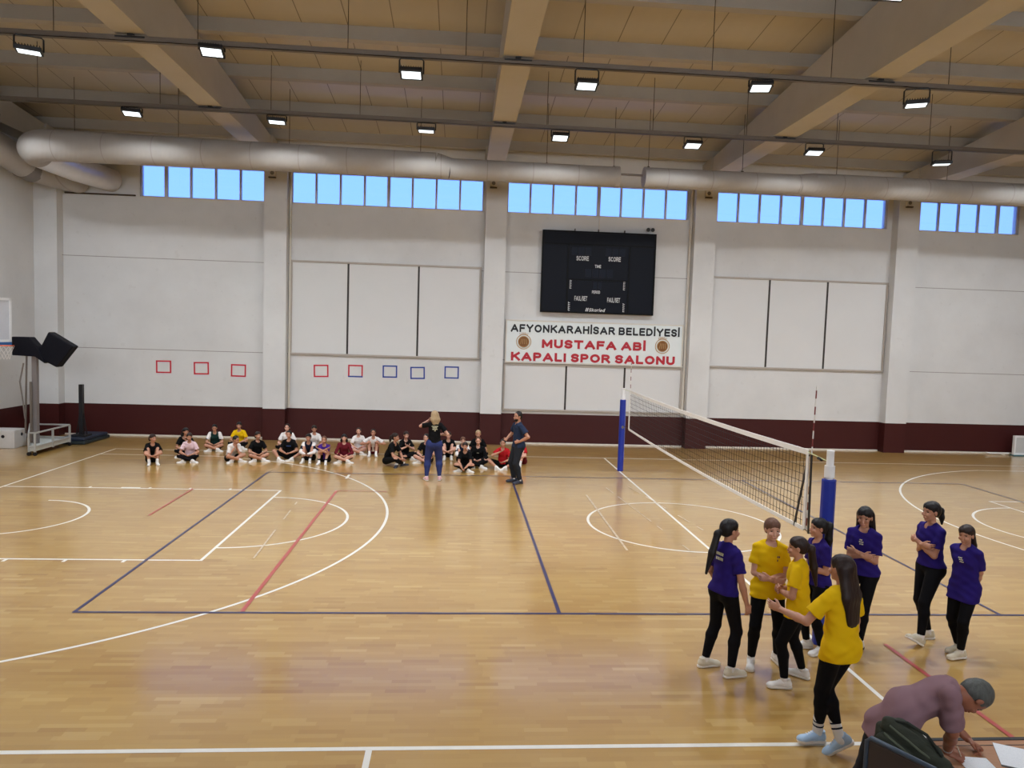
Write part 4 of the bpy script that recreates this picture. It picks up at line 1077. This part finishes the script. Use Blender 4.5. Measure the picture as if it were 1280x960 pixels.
    if hs != 'none':
        F = Field(.02 * s); F.ell(E(0, .032, .029), V(.081, .096, .090) * s, HB)
        if hs == 'short': F.ell(E(0, .055, -.01), V(.072, .066, .075) * s, HB)
        else:
            F.ell(E(0, -.004, .056), V(.072, .060, .052) * s, HB); F.ell(E(0, .06, .0), V(.075, .062, .085) * s, HB)
            F.ell(E(0, .02, -.190), V(.15, .17, .118) * s, HB, k=.02, sub=True)
        F.ell(E(0, -.122, -.014), V(.068, .070, .086) * s, HB, k=.012, sub=True)
        for q in (1, -1): F.ell(E(q * .088, -.022, -.045), V(.028, .040, .055) * s, HB, k=.012, sub=True)
        if hs == 'long' or hs == 'shoulder':
            L = g('hairlen', .42 if hs == 'long' else .22) * s
            for q in (-1, -.33, .33, 1):
                a = E(q * .042, .060, .0); m_ = a + dn * L * .5 + bk * .032 * s + HB[:, 0] * q * .022 * s; e = m_ + dn * L * (.5 - .04 * abs(q)) - HB[:, 0] * q * .016 * s
                F.cone(a, m_, .054 * s, .046 * s, flat=(bk, 1.3), k=.035); F.cone(m_, e, .046 * s, .026 * s, flat=(bk, 1.6), k=.035)
        if hs == 'pony':
            py = g('ponyz', .03); L = g('hairlen', .30) * s; r_ = g('ponyr', .034) * s; off = V(*g('ponyoff', (0, 0, 0))) * s
            a = E(0, .115, py); m0 = E(0, .150, py - .03); m_ = m0 + dn * L * .5 + off * .5; e = m_ + dn * L * .5 + off * .5
            F.cone(E(0, .09, py), a, .036 * s, .024 * s); F.cone(a, m0, .022 * s, r_); F.cone(m0, m_, r_, r_ * 1.12, flat=(bk, 1.25)); F.cone(m_, e, r_ * 1.12, r_ * .4, flat=(bk, 1.25))
        if hs == 'bun': F.ell(E(0, .115, .045), V(.04, .04, .04) * s, HB)
        F.noise = ('h', .0016, 130, x)
        ho = net_obj('hair', F, vox, hc, root)
        if hs == 'pony' and vox < .009:
            R3 = Matrix(tuple(tuple(r) for r in np.array([HB[:, 0], HB[:, 2], -HB[:, 1]]).T)); MB().torus(tuple(E(0, .118, g('ponyz', .03) - .004)), .022 * s, .007 * s, seg=16, ms=6, rot=R3).build('hair_tie', SOLE, ho, smooth=True)
    if g('beard'):
        F = Field(.015); F.ell(E(0, -.030, -.062), V(.055, .060, .058) * s, HB); F.ell(E(0, -.075, -.022), V(.04, .05, .028) * s, HB, k=.01, sub=True)
        F.cut(E(0, 0, -.030), HB[:, 2] + HB[:, 1] * -.0); net_obj('beard', F, vox, HAIR['black'], root)
    if g('feat', True):
        for q in (1, -1):
            F = Field(.004); F.ell(E(q * .031, -.0585, .004), V(.0120, .009, .0062) * s, HB); net_obj('eye', F, min(vox * .45, .0036), EYE, root)
            F = Field(.004); F.cone(E(q * .017, -.0715, .022), E(q * .045, -.0575, .024), .0035 * s, .0028 * s); net_obj('eyebrow', F, min(vox * .5, .0036), hc, root)
        F = Field(.004); F.cone(E(-.018, -.081, -.058), E(.018, -.081, -.058), .0045 * s, .0045 * s); F.cone(E(-.006, -.0865, -.058), E(.006, -.0865, -.058), .0055 * s, .0055 * s); net_obj('lips', F, min(vox * .5, .0036), LIP, root)
    return dict(root=root, arm=arm, Sh=Sh, Ch=Ch, Pz=Pz, B2=B2, B1=B1, Nk=Nk, HB=HB, Hc=Hc, s=s, shirt=sh, leg=leg, Wa=Wa)

def back_print(P, rows, mat, front=False, x0=-.06, x1=.06, z=.06, wdt=.018, dist=None):
    # short bars of lettering lying on the shirt surface
    s = P['s']; B2 = P['B2']; sg_ = -1 if front else 1
    me = P['shirt'].data; n = len(me.vertices); co = np.zeros(n * 3); me.vertices.foreach_get('co', co); co = co.reshape(-1, 3)
    L = (co - P['Ch']) @ B2
    mb = MB(); rr = random.Random(3)
    for i, (a, b) in enumerate(rows):
        zz = (z - i * wdt * 1.7) * s; xx = a
        while xx < b - .004:
            w_ = rr.uniform(.008, .016); pts = []
            for (u, v_) in ((xx, zz), (xx + w_, zz), (xx + w_, zz + wdt * s), (xx, zz + wdt * s)):
                d = (L[:, 0] - u * s) ** 2 + (L[:, 2] - v_) ** 2; sel = (d < .0006) & (L[:, 1] * sg_ > 0)
                yy = (L[sel, 1] * sg_).max() if sel.any() else .1
                pts.append(P['Ch'] + B2 @ V(u * s, sg_ * (yy + .002), v_))
            q = [tuple(p_) for p_ in pts]; mb.add(q, [(0, 1, 2, 3)]); xx += w_ + .005
    return mb.build('shirt_print', mat, P['shirt'])

# ------------------------------------------------------------------ people: players by the net
PR = simple('pale_print', rgb(206, 202, 170), .7); PR2 = simple('dark_print', rgb(60, 24, 50), .7)
gn = 'volleyball players standing by the near net post'
FAST = 1.0
v1 = .0058 * FAST
p = person('girl in purple T-shirt with low ponytail, back turned, left of the yellow shirts', -1.47, -6.10, 112, 1.67, gn, vox=v1, haircol='black', shirt='purple', hem=.02, bag=.020,
    footL=('w', -1.60, -5.99, .088), footR=('w', -1.40, -6.23, .088), toeL=(-12, 0), toeR=(-8, 0), handR=(-.235, -.10, .80), handL=(.20, -.14, .86), head=(-14, 4, 0), hairlen=.40, ponyr=.040, ponyz=-.02, ponyoff=(-.03, .10, 0), shoes='cream', sleeve=.74, skin='mid', pelvis=(.0, .0, .895))
back_print(p, [(-.055, .05), (-.055, .05)], PR, z=.05, wdt=.030)
p = person('girl in yellow T-shirt facing the camera with arms crossed at her waist', -.92, -5.96, -16, 1.67, gn, vox=v1, haircol='brown', shirt='yellow', hem=.105, bag=.026, hair='bun',
    footL=('w', -.74, -5.88, .088), footR=('w', -1.07, -5.96, .088), toeL=(18, 0), toeR=(-6, 0), handL=(-.01, -.20, 1.035), handR=(.03, -.175, 1.005), elbowL=(.3, .2, -1), elbowR=(-.3, .2, -1), thumbL=(0, -.2, 1), thumbR=(0, -.2, 1), dirL=(-1, .12, -.1), dirR=(1, .12, -.05), head=(10, 8, 0), shoes='white', sleeve=.62)
back_print(p, [(.055, .075), (.055, .070)], PR2, front=True, z=.03, wdt=.022)
person('girl in yellow T-shirt with thick dark ponytail, back turned, in the middle of group', -.79, -6.40, -122, 1.58, gn, vox=v1, haircol='dark', shirt='yellow', hem=.10, bag=.026,
    footL=('w', -.93, -6.48, .088), footR=('w', -.63, -6.26, .088), toeL=(22, 0), toeR=(-10, 0), handL=(.02, -.19, 1.02), handR=(-.02, -.16, 1.04), elbowL=(.9, .5, -.5), elbowR=(-.9, .5, -.5), thumbL=(0, 0, 1), thumbR=(0, 0, 1), head=(14, 6, 0), hairlen=.40, ponyr=.046, ponyz=.01, ponyoff=(-.02, .02, 0), shoes='white', sleeve=.66, skin='mid')
p = person('girl in yellow T-shirt, long loose dark hair and striped socks, nearest of the group', -1.03, -7.56, -160, 1.74, gn, vox=v1, haircol='dark', shirt='yellow', hem=.105, bag=.026, hair='long', hairlen=.44, stripes=True, sock=.155, leg_cover=.80,
    pelvis=(-.02, .05, .90), footL=('w', -1.08, -7.47, .095), footR=('w', -.98, -7.66, .150), toeL=(78, -6), toeR=(60, 32), kneeL=(.5, -1, 0), kneeR=(.3, -1, 0), handL=(.30, -.30, 1.12), elbowL=(.3, .9, -.9), dirL=(.25, -.9, .12), thumbL=(0, 0, 1), curlL=.25, handR=(-.30, -.06, .82), elbowR=(-1, .6, 0), thumbR=(0, -1, 0), head=(8, 4, 0), shoes='blue', sleeve=.70, skin='mid')
person('girl in purple T-shirt with high ponytail in profile beside the blue post pad, half hidden', -.17, -5.60, -84, 1.58, gn, vox=v1, haircol='black', shirt='purple', hem=.04, bag=.018,
    footL=(.09, .04, .088), footR=(-.09, -.04, .088), handL=(.0, -.18, 1.05), handR=(.02, -.20, 1.03), elbowL=(.3, .2, -1), elbowR=(-.3, .2, -1), thumbL=(0, 0, 1), thumbR=(0, 0, 1), head=(-4, 2, 0), hairlen=.34, ponyr=.048, ponyz=.045, ponyoff=(0, -.04, 0), shoes='white', sleeve=.72, skin='mid')
p = person('girl in purple T-shirt with long dark hair and folded arms, right of the post', .47, -5.42, -48, 1.69, gn, vox=v1, haircol='black', shirt='purple', hem=.03, bag=.022, hair='long', hairlen=.44, build=1.04,
    footL=('w', .40, -5.56, .088), footR=('w', .36, -5.32, .088), toeL=(-10, 0), toeR=(-18, 0), handL=(-.02, -.20, 1.14), handR=(.04, -.175, 1.10), elbowL=(.3, .2, -1), elbowR=(-.3, .2, -1), dirL=(-1, .25, -.1), dirR=(1, .3, -.05), thumbL=(0, 0, 1), thumbR=(0, 0, 1), head=(6, 14, 0), shoes='white', sole='d', sleeve=.72, skin='mid', sock=.14)
back_print(p, [(-.012, .02), (-.018, .026), (-.012, .02)], PR, front=True, z=.05, wdt=.014)
person('girl in purple T-shirt with folded arms, farther of the right-hand pair', 1.42, -5.26, -82, 1.72, gn, vox=v1, haircol='black', shirt='purple', hem=-.01, bag=.018, build=1.04,
    footL=('w', 1.23, -5.45, .105), footR=('w', 1.46, -5.25, .088), toeL=(0, -28), toeR=(-5, 0), handL=(-.02, -.20, 1.19), handR=(.04, -.175, 1.15), elbowL=(.3, .2, -1), elbowR=(-.3, .2, -1), dirL=(-1, .25, -.1), dirR=(1, .3, -.05), thumbL=(0, 0, 1), thumbR=(0, 0, 1), head=(0, 6, 0), hairlen=.16, ponyr=.032, ponyz=.02, shoes='cream', sleeve=.66, skin='mid')
p = person('girl in purple T-shirt with hands behind her back, nearer of the right-hand pair', 1.53, -5.72, -62, 1.56, gn, vox=v1, haircol='dark', shirt='purple', hem=.17, bag=.026,
    footL=('w', 1.48, -5.80, .088), footR=('w', 1.58, -5.62, .088), toeL=(-20, 0), toeR=(-12, 0), handL=(.04, .19, .84), handR=(-.03, .21, .84), elbowL=(1, .5, 0), elbowR=(-1, .5, 0), thumbL=(0, 0, 1), thumbR=(0, 0, 1), head=(2, 12, 0), hairlen=.36, ponyr=.034, ponyz=.02, ponyoff=(0, .10, 0), shoes='cream', sleeve=.76, skin='mid')
back_print(p, [(-.03, .01), (-.02, .03), (-.01, .03)], PR, front=True, z=.03, wdt=.014)

# ------------------------------------------------------------------ coaches
v2 = .0095 * FAST
p = person('woman coach standing with her back to the camera, black T-shirt and blue track trousers', -4.92, 3.82, 186, 1.70, 'coaches standing before the seated children', vox=v2, haircol='blonde', shirt='black', hem=-.01, bag=.018, hair='shoulder', hairlen=.20, trousers='jeans', loose=.024, cuff=.3, shoes='pink', sock=.05,
    footL=(.16, 0, .088), footR=(-.14, 0, .088), handL=(.12, -.20, 1.40), elbowL=(1, .2, -.9), thumbL=(0, .4, .8), handR=(-.21, -.16, 1.06), elbowR=(-.6, .9, -.2), head=(10, 8, 0), leg_cover=.97)
back_print(p, [(-.07, .07), (-.05, .05), (-.06, .06), (-.02, .02)], PR, z=.06, wdt=.020)
person('bearded man coach in navy T-shirt and dark trousers standing side-on, hand on hip', -2.90, 3.68, -74, 1.75, 'coaches standing before the seated children', vox=v2, haircol='black', hair='short', beard=True, male=True, build=1.08, shirt='navy', hem=.05, bag=.018, trousers='dark', loose=.018, shoes='dark', sole='d', sock=.05, skin='mid',
    footL=(.11, .02, .088), footR=(-.11, -.04, .088), handL=(.19, -.05, .98), elbowL=(1, .9, .1), dirL=(-.6, -.7, -.2), thumbL=(0, .3, 1), handR=(-.22, -.20, 1.0), elbowR=(-.8, .6, 0), head=(18, 4, 0), leg_cover=.97)

# ------------------------------------------------------------------ children seated along the back
gs = 'children sitting on the floor before the back wall'
def kneesup(**k):
    d = dict(pelvis=(0, .12, .115), bend=(14, 26, 22), footL=(.10, -.36, .085), footR=(-.10, -.36, .085), kneeL=(.12, -.3, 1), kneeR=(-.12, -.3, 1), toeL=(6, 0), toeR=(-6, 0),
             handL=(.02, -.36, .26), handR=(-.02, -.38, .24), elbowL=(1, .2, -.4), elbowR=(-1, .2, -.4), head=(0, 4, 0), hem=-.01, bag=.020, sock=.09); d.update(k); return d
def crossleg(**k):
    d = dict(pelvis=(0, .08, .115), bend=(6, 16, 16), footL=(-.13, -.26, .07), footR=(.13, -.30, .07), kneeL=(1, -.6, .45), kneeR=(-1, -.6, .45), toeL=(-70, 0), toeR=(70, 0),
             handL=(.06, -.22, .22), handR=(-.06, -.24, .22), elbowL=(1, .5, -.3), elbowR=(-1, .5, -.3), head=(0, 6, 0), hem=-.01, bag=.020, sock=.07); d.update(k); return d
v3 = .0105 * FAST
kids = [
 (-12.15, 5.45, 25, 1.50, 'seated child in black T-shirt hugging knees, alone at the far left', kneesup(shirt='black', trousers='black', leg_cover=.5, haircol='dark', hairlen=.1, head=(30, 2, 0), shoes='white')),
 (-11.75, 6.60, 20, 1.50, 'dark-haired seated child in black leaning hand on chin, behind the pale pink shirt', crossleg(shirt='black', hair='long', hairlen=.25, haircol='black', handL=(.0, -.20, .50), head=(20, 8, 0))),
 (-11.35, 5.80, 10, 1.46, 'child in pale pink T-shirt sitting cross-legged, second from the left in front', crossleg(shirt='pink', haircol='dark', hairlen=.1, head=(5, 10, 0))),
 (-11.30, 7.60, 12, 1.46, 'child in dark green vest over white sleeves sitting cross-legged', crossleg(shirt='green', jersey='short', leg_cover=.45, trousers='black', hair='short', haircol='black', head=(0, 22, 0))),
 (-10.30, 5.90, 40, 1.50, 'child in white T-shirt leaning forward cross-legged, turned to the right', crossleg(shirt='white', trousers='black', leg_cover=.4, hair='short', haircol='black', bend=(20, 38, 30), handL=(.04, -.22, .42), handR=(-.04, -.22, .40), head=(20, 20, 0))),
 (-10.75, 8.05, 8, 1.50, 'child in yellow T-shirt sitting at the back', crossleg(shirt='yellow', haircol='black', hairlen=.1)),
 (-9.70, 6.10, 25, 1.50, 'child in black T-shirt sitting in front of the left pilaster', crossleg(shirt='black', trousers='black', leg_cover=.45, haircol='dark', hairlen=.1, head=(15, 0, 0))),
 (-9.25, 7.55, 5, 1.58, 'child in off-white T-shirt sitting behind the black T-shirt with blue print', crossleg(shirt='white', hair='short', haircol='dark')),
 (-8.92, 6.35, 0, 1.52, 'child in black T-shirt with a blue chest print sitting with legs apart', crossleg(shirt='black', hair='short', haircol='black', trousers='black', leg_cover=.42, footL=(.14, -.34, .07), footR=(-.20, -.36, .07))),
 (-8.50, 7.60, 8, 1.52, 'child in white T-shirt sitting behind the one with long white sleeves', crossleg(shirt='white', haircol='black', hairlen=.1)),
 (-8.35, 6.15, 0, 1.50, 'child in dark top with long white sleeves hugging knees', kneesup(shirt='darkblue', jersey='long', haircol='black', hairlen=.1, shoes='white')),
 (-7.90, 5.95, 0, 1.44, 'child in violet T-shirt with arms folded on raised knees', kneesup(shirt='violet', haircol='brown', hair='short', handL=(-.12, -.28, .47), handR=(.12, -.28, .47), shoes='white', head=(0, 6, 0))),
 (-7.42, 6.15, 8, 1.46, 'long-haired child in maroon jacket sitting cross-legged', crossleg(shirt='maroon', sleeve=1.8, hair='long', hairlen=.22, haircol='black', leg_cover=.45, trousers='black')),
 (-7.22, 7.50, 5, 1.46, 'child in white T-shirt sitting cross-legged, left one of the pair at back', crossleg(shirt='white', trousers='pink', leg_cover=.45, hair='short', haircol='dark')),
 (-6.78, 7.35, 5, 1.50, 'child in white T-shirt with knees up, right one of the pair at back', kneesup(shirt='white', trousers='maroon', leg_cover=.45, hair='short', haircol='black', handL=(.16, -.24, .40), handR=(-.16, -.24, .40))),
 (-6.12, 5.70, 62, 1.66, 'girl in black sitting sideways on her heels, facing right', crossleg(shirt='black', trousers='black', haircol='dark', hairlen=.15, bend=(14, 26, 20), pelvis=(0, .08, .16), handL=(.04, -.34, .20), handR=(-.04, -.36, .20), head=(6, 0, 0), shoes='dark', sole='d')),
 (-5.82, 6.80, 20, 1.50, 'smiling child in black sitting cross-legged, right of the sideways girl', crossleg(shirt='black', haircol='dark', hairlen=.1, handL=(.02, -.2, .42), handR=(-.02, -.2, .40))),
 (-5.20, 6.25, -20, 1.54, 'child in black sitting mostly hidden behind the woman coach', crossleg(shirt='black', hair='short', haircol='black', trousers='black', leg_cover=.45)),
 (-4.62, 7.05, 0, 1.54, 'child in black top with knees up, right of the woman coach', kneesup(shirt='black', haircol='dark', hairlen=.08, trousers='black')),
 (-4.22, 6.28, 5, 1.46, 'child in dark vest with white sleeves hugging one knee', kneesup(shirt='darkblue', jersey='long', haircol='brown', hairlen=.1)),
 (-4.15, 5.20, -6, 1.50, 'child in black T-shirt sitting in front with both arms reaching to the ankles', crossleg(shirt='black', haircol='dark', hairlen=.1, handL=(.05, -.36, .14), handR=(-.05, -.38, .13), bend=(14, 24, 20))),
 (-3.78, 7.0, 0, 1.60, 'pale-faced child sitting behind the one in a black sweatshirt', crossleg(shirt='black', hair='short', haircol='blonde')),
 (-3.80, 5.78, -6, 1.56, 'child in black sweatshirt with small white print sitting cross-legged', crossleg(shirt='black', sleeve=1.85, haircol='brown', hair='short', trousers='black')),
 (-3.14, 5.62, -10, 1.52, 'child in red T-shirt and black cap sitting with knees apart', crossleg(shirt='red', hair='short', haircol='black', trousers='black', leg_cover=.42, handR=(-.06, -.2, .50), footL=(.10, -.34, .07), footR=(-.12, -.36, .07))),
 (-2.62, 6.20, -20, 1.54, 'child in red top sitting mostly hidden behind the man coach', kneesup(shirt='red', hair='short', haircol='black', trousers='maroon', leg_cover=.45)),
]
for (x, y, fc, H, lb, kw) in kids:
    if 'sleeve' not in kw: kw['sleeve'] = .7
    kw.setdefault('skin', 'mid' if int(abs(x) * 10) % 2 else 'fair')
    P = person(lb, x, y, fc, H, gs, vox=v3, **kw)
    if 'blue chest print' in lb: back_print(P, [(-.06, .06)], simple('blue_print', rgb(70, 100, 170), .7), front=True, z=-.01, wdt=.03)
    if 'small white print' in lb: back_print(P, [(-.03, .03)], PR, front=True, z=-.01, wdt=.02)

# ------------------------------------------------------------------ table, papers, chair, bag, writing man
TZ = .75
Tb = empty('writing_table', (.0, -9.15, 0)); tag(Tb, 'brown topped table with black edge at the bottom right corner', 'table')
tm = NT('table_laminate'); P_, x_, y_, z_ = tm.pos(); gr = tm.noise(P_, 9.0, 4.0, .6, sx=(.5, 7, 1)); tm.bsdf(tm.mix(gr, rgb(150, 104, 72), rgb(178, 130, 94)), .4, spec=.4)
MB().bb(-.98, .62, -.42, .41, TZ - .026, TZ).build('table_top', tm.m, Tb)
m = MB(); m.bb(-.985, .625, .41, .445, TZ - .035, TZ + .004); m.bb(-.985, .625, -.455, -.42, TZ - .035, TZ + .004); m.bb(-1.01, -.98, -.455, .445, TZ - .035, TZ + .004); m.bb(.62, .65, -.455, .445, TZ - .035, TZ + .004)
m.bb(-.98, .62, .345, .352, TZ, TZ + .0015); m.build('edge_trim', 'black', Tb)
for a in (-.94, .58):
    for b in (-.38, .37): MB().bb(a - .02, a + .02, b - .02, b + .02, 0, TZ - .03).build('leg', 'black', Tb)
papm = NT('printed_paper'); P_, x_, y_, z_ = papm.pos(); ln_ = papm.noise(P_, 120, 2, .5, sx=(1, 6, 1)); msk = papm.math('GREATER_THAN', ln_, .60)
papm.bsdf(papm.mix(papm.math('MULTIPLY', msk, .45), (.74, .76, .80, 1), (.35, .38, .45, 1)), .7)
def sheet(x, y, ang, label, k=1):
    o = MB().box((0, 0, 0), (.21, .297, .0012)).build('paper_sheet', papm.m, None); o.location = (x, y, TZ + .0022 * k); o.rotation_euler = (0, 0, math.radians(ang)); tag(o, label, 'paper', 'paper sheets on the table'); return o
sheet(-.80, -9.09, -8, 'paper sheet under the writing hands of the grey-haired man'); sheet(-.46, -8.95, -38 + 10, 'paper sheet lying to the right of the writing hands', 1)
MB_ = MB(); MB_.box((0, 0, 0), (.235, .32, .003)); o = MB_.build('clip_folder', 'black', None); o.location = (-.455, -8.965, TZ + .0013 - .0005); o.rotation_euler = (0, 0, math.radians(-28)); tag(o, 'thin black folder lying under the right paper sheet', 'folder')

g_ = person('grey-haired man in mauve polo shirt bending over the table and writing', -1.38, -8.90, 90, 1.72, vox=.0052, male=True, build=1.05, haircol='grey', hair='short', shirt='mauve', hem=.12, bag=.022, trousers='dark', loose=.02, shoes='dark', sole='d', skin='tan', sock=.06, sleeve=.82,
    pelvis=(0, -.06, .895), bend=(22, 58, 126), twist=-12, spin=-22, head=(-4, 88, 0), footL=(.26, .12, .088), footR=(.02, .16, .088),
    handR=('w', -.96, -8.95, .80), handL=('w', -.71, -8.82, .81), elbowR=(-.8, .1, -.3), elbowL=(.5, -.2, -.5), dirR=(-.5, -.8, -.12), dirL=(-.8, -.4, -.30), thumbR=(.6, -.5, .5), thumbL=(-.2, .8, .6), curl=1.0)
s = g_['s']; B2 = g_['B2']; Nk = g_['Nk']
F = Field(.008)
nk_ = Nk + V(0, 0, 0)
for i in range(20):
    a0, a1 = 2 * PI * i / 20, 2 * PI * (i + 1) / 20
    if 1 <= i < 19 or True:
        q0 = Nk + B2[:, 0] * math.cos(a0) * .078 + B2[:, 1] * (math.sin(a0) * .070) + B2[:, 2] * (.002 + .01 * math.sin(a0)); q1 = Nk + B2[:, 0] * math.cos(a1) * .078 + B2[:, 1] * (math.sin(a1) * .070) + B2[:, 2] * (.002 + .01 * math.sin(a1))
        F.cone(q0, q1, .026, .026, flat=(unit(q0 - Nk), 2.6), k=.006)
net_obj('polo_collar', F, .005, cloth('mauve_dark', rgb(112, 84, 90)), g_['shirt'])
el, wr, d, th, n, cu = g_['arm'][-1]
u = unit(wr - el); F = Field(.004); F.cone(wr - u * .045, wr - u * .028, .031, .031, cap=True); F.cut(wr - u * .045, -u)
W_ = net_obj('wrist_watch', F, .0035, simple('steel_watch', rgb(196, 196, 200), .3, metal=.7), None); W_.location = g_['root'].location; W_.rotation_euler = g_['root'].rotation_euler; tag(W_, 'steel wrist watch on the near wrist of the writing man', 'watch')
Wm = Matrix.Rotation(math.radians(90), 3, 'Z'); tipL = wr + d * .10 * s + n * .03
def to_w(v): return Wm @ Vector(v) + Vector((-1.38, -8.90, 0))
a = to_w(tipL); o = MB().tube([(0, 0, 0), (-.035, -.02, .05), (-.085, -.05, .13)], [.001, .004, .004], 8).build('pen', simple('pen_plastic', rgb(200, 190, 170), .4), None, smooth=True)
o.location = (a.x, a.y, TZ + .004); tag(o, 'pen held over the paper by the writing man', 'pen')

ch = empty('chair', (-1.36, -9.24, 0), math.radians(-60)); tag(ch, 'plastic-backed chair with grey-brown back and blue-grey rim, at bottom edge', 'chair')
cg = simple('chair_brown_shell', rgb(58, 50, 50), .5); cb = simple('chair_blue_rim', rgb(56, 70, 88), .4)
# local frame: chair faces +y, backrest at y = -.21
m = MB(); m.bb(-.21, .21, -.225, -.205, .50, 1.015); m.build('backrest', cg, ch, bevel=.006)
m = MB(); m.tube([(-.225, -.215, .50), (-.225, -.215, 1.0), (-.20, -.215, 1.03), (.20, -.215, 1.03), (.225, -.215, 1.0), (.225, -.215, .50)], .016, 10); m.build('back_frame', cb, ch, smooth=True)
MB().bb(-.22, .22, -.20, .23, .44, .475).build('seat', cb, ch, bevel=.012)
for a in (-1, 1):
    MB().tube([(a * .205, -.215, .50), (a * .205, -.25, 0)], .013, 10).build('leg', 'black', ch, smooth=True); MB().tube([(a * .20, .20, .45), (a * .205, .23, 0)], .013, 10).build('leg', 'black', ch, smooth=True)

# dark green shoulder bag slung over the chair back
bg = empty('shoulder_bag', (-1.43, -9.17, 1.0), math.radians(0)); tag(bg, 'dark green canvas shoulder bag hung over the chair back beside the writing man', 'bag')
bagm = simple('green_canvas', rgb(48, 52, 42), .8, var=.15, scale=8, bump=.5, bscale=40, bdist=.006); bagd = simple('green_canvas_dark', rgb(34, 38, 32), .8, bump=.4)
La = unit(V(.62, -.62, -.44)); Nn = V(-.66, -.70, .10); Nn = unit(Nn - La * (Nn @ La)); Dn = unit(np.cross(La, Nn)); Dn = Dn if Dn[2] < 0 else -Dn
F = Field(.03); c0 = V(0, 0, 0)
for t_ in (-.13, 0, .13):
    F.cone(c0 + La * t_ - Dn * .09, c0 + La * t_ + Dn * .10, .085, .10, flat=(Nn, 1.5), k=.05)
F.cone(c0 - La * .20, c0 + La * .22, .075, .085, flat=(Nn, 1.25)); F.noise = (.006, 26, 1.0)
net_obj('bag_body', F, .006, bagm, bg)
F = Field(.01); F.cone(c0 - La * .19 - Dn * .075 + Nn * .03, c0 + La * .21 - Dn * .075 + Nn * .035, .075, .08, flat=(Nn, 1.6)); F.cone(c0 - La * .16 + Dn * .03 + Nn * .045, c0 + La * .19 + Dn * .03 + Nn * .05, .07, .075, flat=(Nn, 1.9)); F.noise = (.005, 34, 2.0)
net_obj('flap', F, .005, bagm, bg)
m = MB(); 
for o1 in (-.09, -.01, .07):
    pts = [tuple(c0 + La * t_ + Dn * o1 + Nn * (.088 - abs(t_) * .10 + .006 * math.sin(t_ * 30))) for t_ in (-.20, -.12, -.04, .04, .12, .2)]
    m.tube(pts, .010, 6)
m.build('piping', simple('green_piping', rgb(84, 90, 74), .7), bg, smooth=True)
m = MB(); pts = [c0 - La * .2 - Dn * .03, c0 - La * .24 - Dn * .10 + Nn * .03, c0 - La * .12 - Dn * .19 + Nn * .05, c0 + La * .02 - Dn * .20 + Nn * .02, c0 + La * .16 - Dn * .16 + Nn * .05, c0 + La * .23 - Dn * .03]
m.tube([tuple(q) for q in pts], .013, 8); m.build('strap', bagd, bg, smooth=True)
bg.location = (-1.40, -9.20, .955); bg.scale = (.84, .84, .84)

# ------------------------------------------------------------------ light
def world():
    w = bpy.data.worlds.new('sky'); SC.world = w; w.use_nodes = True; t = w.node_tree; t.nodes.clear()
    n = lambda k: t.nodes.new(k); L = t.links.new
    tc = n('ShaderNodeTexCoord'); sp = n('ShaderNodeSeparateXYZ'); L(tc.outputs['Generated'], sp.inputs[0])
    r = n('ShaderNodeValToRGB'); L(sp.outputs[2], r.inputs[0]); e = r.color_ramp.elements
    e[0].position = .0; e[0].color = (.46, .86, 2.4, 1); e[1].position = .6; e[1].color = (.32, .66, 2.2, 1)
    e2 = e.new(.22); e2.color = (.38, .79, 2.5, 1)
    mr = n('ShaderNodeMapRange'); L(sp.outputs[1], mr.inputs[0]); mr.inputs[1].default_value = .15; mr.inputs[2].default_value = -.5; mr.inputs[3].default_value = 0; mr.inputs[4].default_value = 1
    mx = n('ShaderNodeMix'); mx.data_type = 'RGBA'; L(mr.outputs[0], mx.inputs[0]); L(r.outputs[0], mx.inputs[6]); mx.inputs[7].default_value = (SUNNY[0], SUNNY[1], SUNNY[2], 1)
    bg_ = n('ShaderNodeBackground'); L(mx.outputs[2], bg_.inputs[0]); bg_.inputs[1].default_value = SKY
    o = n('ShaderNodeOutputWorld'); L(bg_.outputs[0], o.inputs[0])
SUNNY = (7.5, 7.6, 8.0); SKY = 1.0
world()
SC.view_settings.view_transform = 'Standard'
try: SC.view_settings.look = 'None'
except Exception: pass
SC.view_settings.exposure = 0.0; SC.view_settings.gamma = 1.0; SC.view_settings.use_curve_mapping = False
SC.cycles.max_bounces = 8; SC.cycles.diffuse_bounces = 5; SC.cycles.glossy_bounces = 4; SC.cycles.transparent_max_bounces = 12; SC.cycles.sample_clamp_indirect = 4.0
SC.cycles.caustics_reflective = False; SC.cycles.caustics_refractive = False
